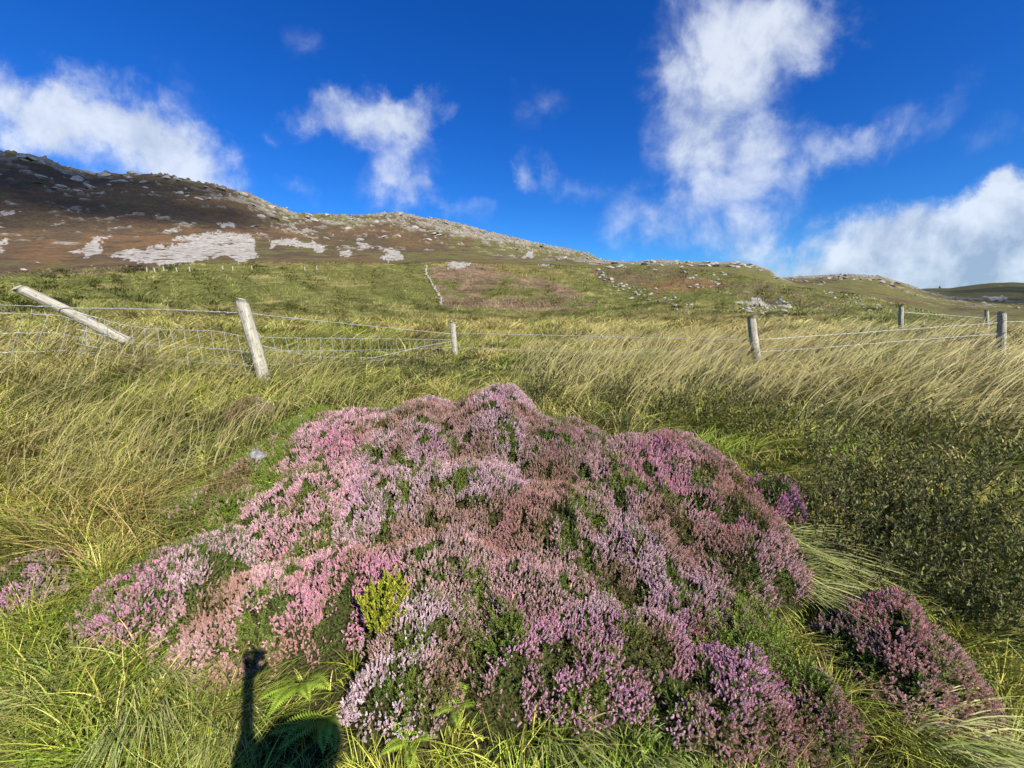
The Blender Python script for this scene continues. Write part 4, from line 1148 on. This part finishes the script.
# face details and fingers
for s in (-1, 1):
    link('eye', skin_mesh('eye', [(hx + s * .032, hy + .125, gz + 1.645 * UP), (hx + s * .032, hy + .130, gz + 1.645 * UP)], [(0, 1)], [.011, .009], M_BLACK, 0, 1), person)
    link('shoe', skin_mesh('shoe', [(hx + s * .12, hy - .04, gz + .05), (hx + s * .12, hy + .07, gz + .045), (hx + s * .13, hy + .19, gz + .035)], [(0, 1), (1, 2)], [.05, .05, .035], M_BLACK), person)
hb = np.array([hx - .175, hy + .125, gz + 1.885])
fv = [tuple(hb), tuple(hb + [0, .02, .05])]; fe = [(0, 1)]; fr = [.024, (.036, .018)]
for k, (dx, ln) in enumerate([(-.032, .055), (-.011, .065), (.011, .062), (.032, .048)]):
    n0 = len(fv); fv += [tuple(hb + [dx, .025, .075]), tuple(hb + [dx * 1.05, .034, .075 + ln * .55]), tuple(hb + [dx, .052, .075 + ln * .8])]
    fe += [(1, n0), (n0, n0 + 1), (n0 + 1, n0 + 2)]; fr += [.010, .009, .008]
n0 = len(fv); fv += [tuple(hb + [.045, .035, .035]), tuple(hb + [.058, .052, .05])]; fe += [(1, n0), (n0, n0 + 1)]; fr += [.012, .010]
link('hand', skin_mesh('hand', fv, fe, fr, M_SKIN), person)
# hat added to widen the shadow of head and shoulders: crown, drooping brim
prof_h = [(.0, 1.86), (.055, 1.855), (.085, 1.83), (.098, 1.78), (.102, 1.745), (.15, 1.735), (.215, 1.700), (.213, 1.695), (.15, 1.728), (.100, 1.735)]
HV = []; hs_ = 28
for r_, z_ in prof_h:
    for k in range(hs_):
        a_ = k / hs_ * 2 * math.pi; HV.append((hx + max(r_, .002) * math.cos(a_), hy + .02 + max(r_, .002) * 1.05 * math.sin(a_), gz + z_ * .945 + .008 * math.sin(3 * a_) * (r_ > .12)))
HF = [[i * hs_ + k, i * hs_ + (k + 1) % hs_, (i + 1) * hs_ + (k + 1) % hs_, (i + 1) * hs_ + k] for i in range(len(prof_h) - 1) for k in range(hs_)]
link('hat', quads_mesh('hat', HV, HF, None, M_TROU, True), person)
# undersized phone just behind the viewpoint, shrunk to narrow its cast shadow
A = Acc(); A.add(BX8 * np.array([.050, .012, .055]) + np.array([-.008, -.012, CZ - .002]), BF)
link('camera', A.mesh('camera', M_BLACK), label='black phone shrunk for a thin shadow, in the raised hand of the photographer', category='camera')

# cloud high behind the viewpoint that shades the left end of the mountain
def cloud(px, py, t, blobs, name='cloud', label=''):
    x, y = hit(px, py)
    if px > 900: d_ = ray(px, py); x, y = d_[0] / math.hypot(d_[0], d_[1]) * 590, d_[1] / math.hypot(d_[0], d_[1]) * 590
    c = np.array([x, y, float(G(x, y))]) + sdir * t
    hzl = np.array([sdir[0], sdir[1], 0]); 
    A = Acc(); V0, T0 = ico(3)
    me = bpy.data.meshes.new(name); VV = []; FF = []; n0 = 0
    for (dx, dy, dz, r_) in blobs:
        V = V0.copy(); V *= 1 + .5 * (vnoise(V[:, 0] * 2.3 + dx, V[:, 1] * 2.3 + V[:, 2] * 2.1 + dy, 5)[:, None] - .5)
        V = V * r_ * np.array([1, 1, .45]) + c + np.array([dx, dy, dz])
        VV.append(V); FF += [[i + n0 for i in f] for f in T0]; n0 += len(V)
    me.from_pydata(np.concatenate(VV).tolist(), [], FF); me.materials.append(M_CLOUD)
    for p in me.polygons: p.use_smooth = True
    return link(name, me, kind='structure', label=label)
M_CLOUD = noise_mat('cloud', (.8, .8, .8), (.85, .85, .85), 1., 1., 0)
_n = M_CLOUD.node_tree.nodes; _t = _n.new('ShaderNodeBsdfTransparent'); _m = _n.new('ShaderNodeMixShader'); _m.inputs[0].default_value = .68
M_CLOUD.node_tree.links.new(_n['Principled BSDF'].outputs[0], _m.inputs[1]); M_CLOUD.node_tree.links.new(_t.outputs[0], _m.inputs[2]); M_CLOUD.node_tree.links.new(_m.outputs[0], _n['Material Output'].inputs['Surface'])
cloud(30, 200, 3600, [(-120, 0, 0, 130), (-40, -60, 5, 95), (-30, 60, 0, 90), (40, 40, 0, 50), (-220, -40, 0, 120), (-100, 130, 0, 100), (-300, 40, 0, 130)], label='cloud overhead that shades the left end of the mountain')
cloud(1000, 297, 2600, [(.62 * t_ + .79 * s_, -.79 * t_ + .62 * s_, 0, r_) for t_, s_, r_ in [(10, -110, 70), (70, -190, 80), (210, -170, 120), (40, 40, 90), (10, 160, 70), (180, -20, 150), (180, 150, 110), (340, 50, 160)]], label='cloud overhead that shades the hill at the far right')

# ---------------------------------------------------------------- sky
w = bpy.data.worlds.new('World'); sc.world = w; w.use_nodes = True
nt = w.node_tree; N_ = nt.nodes; Lk = nt.links
bg = N_['Background']
sky = N_.new('ShaderNodeTexSky'); sky.sky_type = 'NISHITA'; sky.sun_disc = False
sky.sun_elevation = elev; sky.sun_rotation = math.atan2(sdir[0], sdir[1])
sky.altitude = 100; sky.air_density = 1.0; sky.dust_density = .15; sky.ozone_density = 3.0
hs = N_.new('ShaderNodeHueSaturation'); hs.inputs['Saturation'].default_value = 1.35; hs.inputs['Value'].default_value = 1.0; hs.inputs['Hue'].default_value = .51
Lk.new(sky.outputs[0], hs.inputs['Color'])
tcw = N_.new('ShaderNodeTexCoord'); sx = N_.new('ShaderNodeSeparateXYZ'); Lk.new(tcw.outputs['Generated'], sx.inputs[0])
def mth(op, a, b=None, c=None, clamp=False):
    n = N_.new('ShaderNodeMath'); n.operation = op; n.use_clamp = clamp
    for i, v in enumerate((a, b, c)):
        if v is None: continue
        if isinstance(v, (int, float)): n.inputs[i].default_value = v
        else: Lk.new(v, n.inputs[i])
    return n.outputs[0]
yc = mth('MAXIMUM', sx.outputs['Y'], .08)
u = mth('DIVIDE', sx.outputs['X'], yc); v = mth('DIVIDE', sx.outputs['Z'], yc)
cb = N_.new('ShaderNodeCombineXYZ'); Lk.new(u, cb.inputs[0]); Lk.new(v, cb.inputs[1])
def noise(scale, detail=8, rough=.6, loc=(0, 0, 0), vec=None, stretch=(1, 1, 1), rot=0, dist=0.):
    mp = N_.new('ShaderNodeMapping'); mp.inputs['Location'].default_value = loc; mp.inputs['Scale'].default_value = stretch; mp.inputs['Rotation'].default_value = (0, 0, rot)
    Lk.new(vec or cb.outputs[0], mp.inputs[0])
    n = N_.new('ShaderNodeTexNoise'); n.inputs['Scale'].default_value = scale; n.inputs['Detail'].default_value = detail; n.inputs['Roughness'].default_value = rough
    n.inputs['Distortion'].default_value = dist
    Lk.new(mp.outputs[0], n.inputs['Vector']); return n
wn = noise(4.5, 6, .6)
va = N_.new('ShaderNodeVectorMath'); va.operation = 'MULTIPLY_ADD'
sb = N_.new('ShaderNodeVectorMath'); sb.operation = 'SUBTRACT'; sb.inputs[1].default_value = (.5, .5, .5); Lk.new(wn.outputs['Color'], sb.inputs[0])
va.inputs[1].default_value = (.26, .26, 0); Lk.new(sb.outputs[0], va.inputs[0]); Lk.new(cb.outputs[0], va.inputs[2])
def uv(px, py):
    d = ray(px, py); return d[0] / d[1], d[2] / d[1]
def blob(px, py, rx, ry, deg, s):
    a, b_ = uv(px, py); ax_, bx_ = uv(px + 1, py), uv(px, py - 1)
    kx = math.hypot(ax_[0] - a, ax_[1] - b_); ky = math.hypot(bx_[0] - a, bx_[1] - b_)
    mp = N_.new('ShaderNodeMapping'); mp.vector_type = 'TEXTURE'
    mp.inputs['Location'].default_value = (a, b_, 0); mp.inputs['Rotation'].default_value = (0, 0, R(deg)); mp.inputs['Scale'].default_value = (rx * kx, ry * ky, 1)
    Lk.new(va.outputs[0], mp.inputs[0])
    g = N_.new('ShaderNodeTexGradient'); g.gradient_type = 'SPHERICAL'; Lk.new(mp.outputs[0], g.inputs[0])
    return mth('MULTIPLY', g.outputs['Fac'], s)
def total(bl):
    t = None
    for b_ in bl:
        o_ = blob(*b_); t = o_ if t is None else mth('ADD', t, o_)
    return t
# (px,py,rx,ry,tilt ccw, weight)
CL = [(110, 130, 160, 70, -20, 2.0), (40, 105, 110, 46, -15, 1.2), (180, 155, 90, 50, -15, 1.6), (190, 85, 60, 40, -40, .35),
      (365, 116, 90, 42, 5, 1.2), (330, 108, 50, 34, -20, .9), (395, 150, 45, 80, 10, 1.0), (385, 195, 50, 30, -10, .7), (440, 212, 60, 24, -15, .9), (410, 110, 40, 40, 0, .7), (300, 200, 40, 18, -20, .5),
      (540, 105, 50, 40, 10, .45), (537, 170, 26, 34, 10, 1.0), (565, 190, 50, 26, -10, .55), (300, 35, 40, 30, -40, .35), (283, 148, 20, 20, 0, .5),
      (745, 40, 120, 95, 0, 1.5), (815, 30, 75, 70, 40, 1.1), (700, 120, 80, 95, -10, 1.4), (755, 150, 90, 60, -15, 1.0), (735, 200, 130, 60, -10, .7),
      (650, 225, 60, 45, 0, 1.1), (740, 245, 60, 36, 0, 1.1), (850, 158, 75, 34, 15, .85), (900, 125, 90, 30, 30, .28), (950, 80, 120, 34, 35, .24), (1000, 130, 90, 40, 10, .28),
      (860, 248, 90, 45, 20, 1.7), (930, 250, 120, 60, 10, 1.8), (1010, 235, 110, 75, 15, 2.0), (1080, 240, 140, 90, 0, 2.0), (780, 265, 60, 20, 0, 1.0), (1000, 200, 40, 26, 20, 1.2), (900, 285, 120, 30, 0, 1.4), (1000, 285, 120, 30, 0, 1.4), (830, 272, 80, 20, 0, .8)]
dens = total(CL)
fn = noise(6.0, 12, .60, (3, 1, 0), dist=.25)
fn2 = noise(2.2, 4, .5, (7, 4, 0))
tex = mth('MULTIPLY_ADD', fn.outputs['Fac'], 3.4, -1.68)
tex = mth('MULTIPLY_ADD', mth('SUBTRACT', fn2.outputs['Fac'], .5), .5, tex)
dm = mth('ADD', dens, mth('MULTIPLY', tex, mth('MINIMUM', mth('MULTIPLY_ADD', dens, 1.2, .15), 1.0)))
mr = N_.new('ShaderNodeMapRange'); mr.interpolation_type = 'SMOOTHSTEP'; mr.inputs['From Min'].default_value = .10; mr.inputs['From Max'].default_value = 1.95
Lk.new(dm, mr.inputs['Value'])
front = N_.new('ShaderNodeMapRange'); front.inputs['From Min'].default_value = .1; front.inputs['From Max'].default_value = .25; Lk.new(sx.outputs['Y'], front.inputs['Value'])
mask = mth('MULTIPLY', mr.outputs[0], front.outputs[0]); mask = mth('MULTIPLY', mask, .86)
# cloud colour: white where lit, blue-grey underside in the bank at the right
grey = total([(900, 275, 170, 50, 5, 1.6), (1000, 260, 170, 60, 10, 1.9), (930, 235, 60, 30, 0, .6), (740, 240, 120, 50, 0, .3)])
gm = mth('MULTIPLY', grey, mth('MULTIPLY_ADD', fn2.outputs['Fac'], 1.6, -.1), clamp=True)
fn3 = noise(9.0, 6, .55, (1, 9, 0))
gm = mth('MULTIPLY', gm, mth('MULTIPLY_ADD', mth('SUBTRACT', .62, fn3.outputs['Fac']), 3.0, .35, clamp=True))
gm = mth('MULTIPLY', gm, .72)
gm2 = mth('MULTIPLY_ADD', mth('SUBTRACT', .56, fn.outputs['Fac']), 2.6, gm, clamp=True)
cm = N_.new('ShaderNodeMix'); cm.data_type = 'RGBA'; cm.inputs[6].default_value = (.50, .54, .60, 1); cm.inputs[7].default_value = (.22, .28, .38, 1); Lk.new(gm2, cm.inputs[0])
SKY_K = .10
sk = N_.new('ShaderNodeVectorMath'); sk.operation = 'MULTIPLY'; sk.inputs[1].default_value = (SKY_K * .25, SKY_K * .58, SKY_K * .88); Lk.new(hs.outputs[0], sk.inputs[0])
sm = N_.new('ShaderNodeMix'); sm.data_type = 'RGBA'; Lk.new(mask, sm.inputs[0]); Lk.new(sk.outputs[0], sm.inputs[6]); Lk.new(cm.outputs[2], sm.inputs[7])
Lk.new(sm.outputs[2], bg.inputs['Color']); bg.inputs['Strength'].default_value = 1.0

sc.view_settings.view_transform = 'Standard'; sc.view_settings.look = 'None'; sc.view_settings.exposure = 0.76; sc.view_settings.gamma = 1
sc.render.engine = 'CYCLES'
sc.cycles.max_bounces = 5; sc.cycles.diffuse_bounces = 3; sc.cycles.transmission_bounces = 3; sc.cycles.glossy_bounces = 2
sc.cycles.use_denoising = True
print('sun elevation', math.degrees(elev))
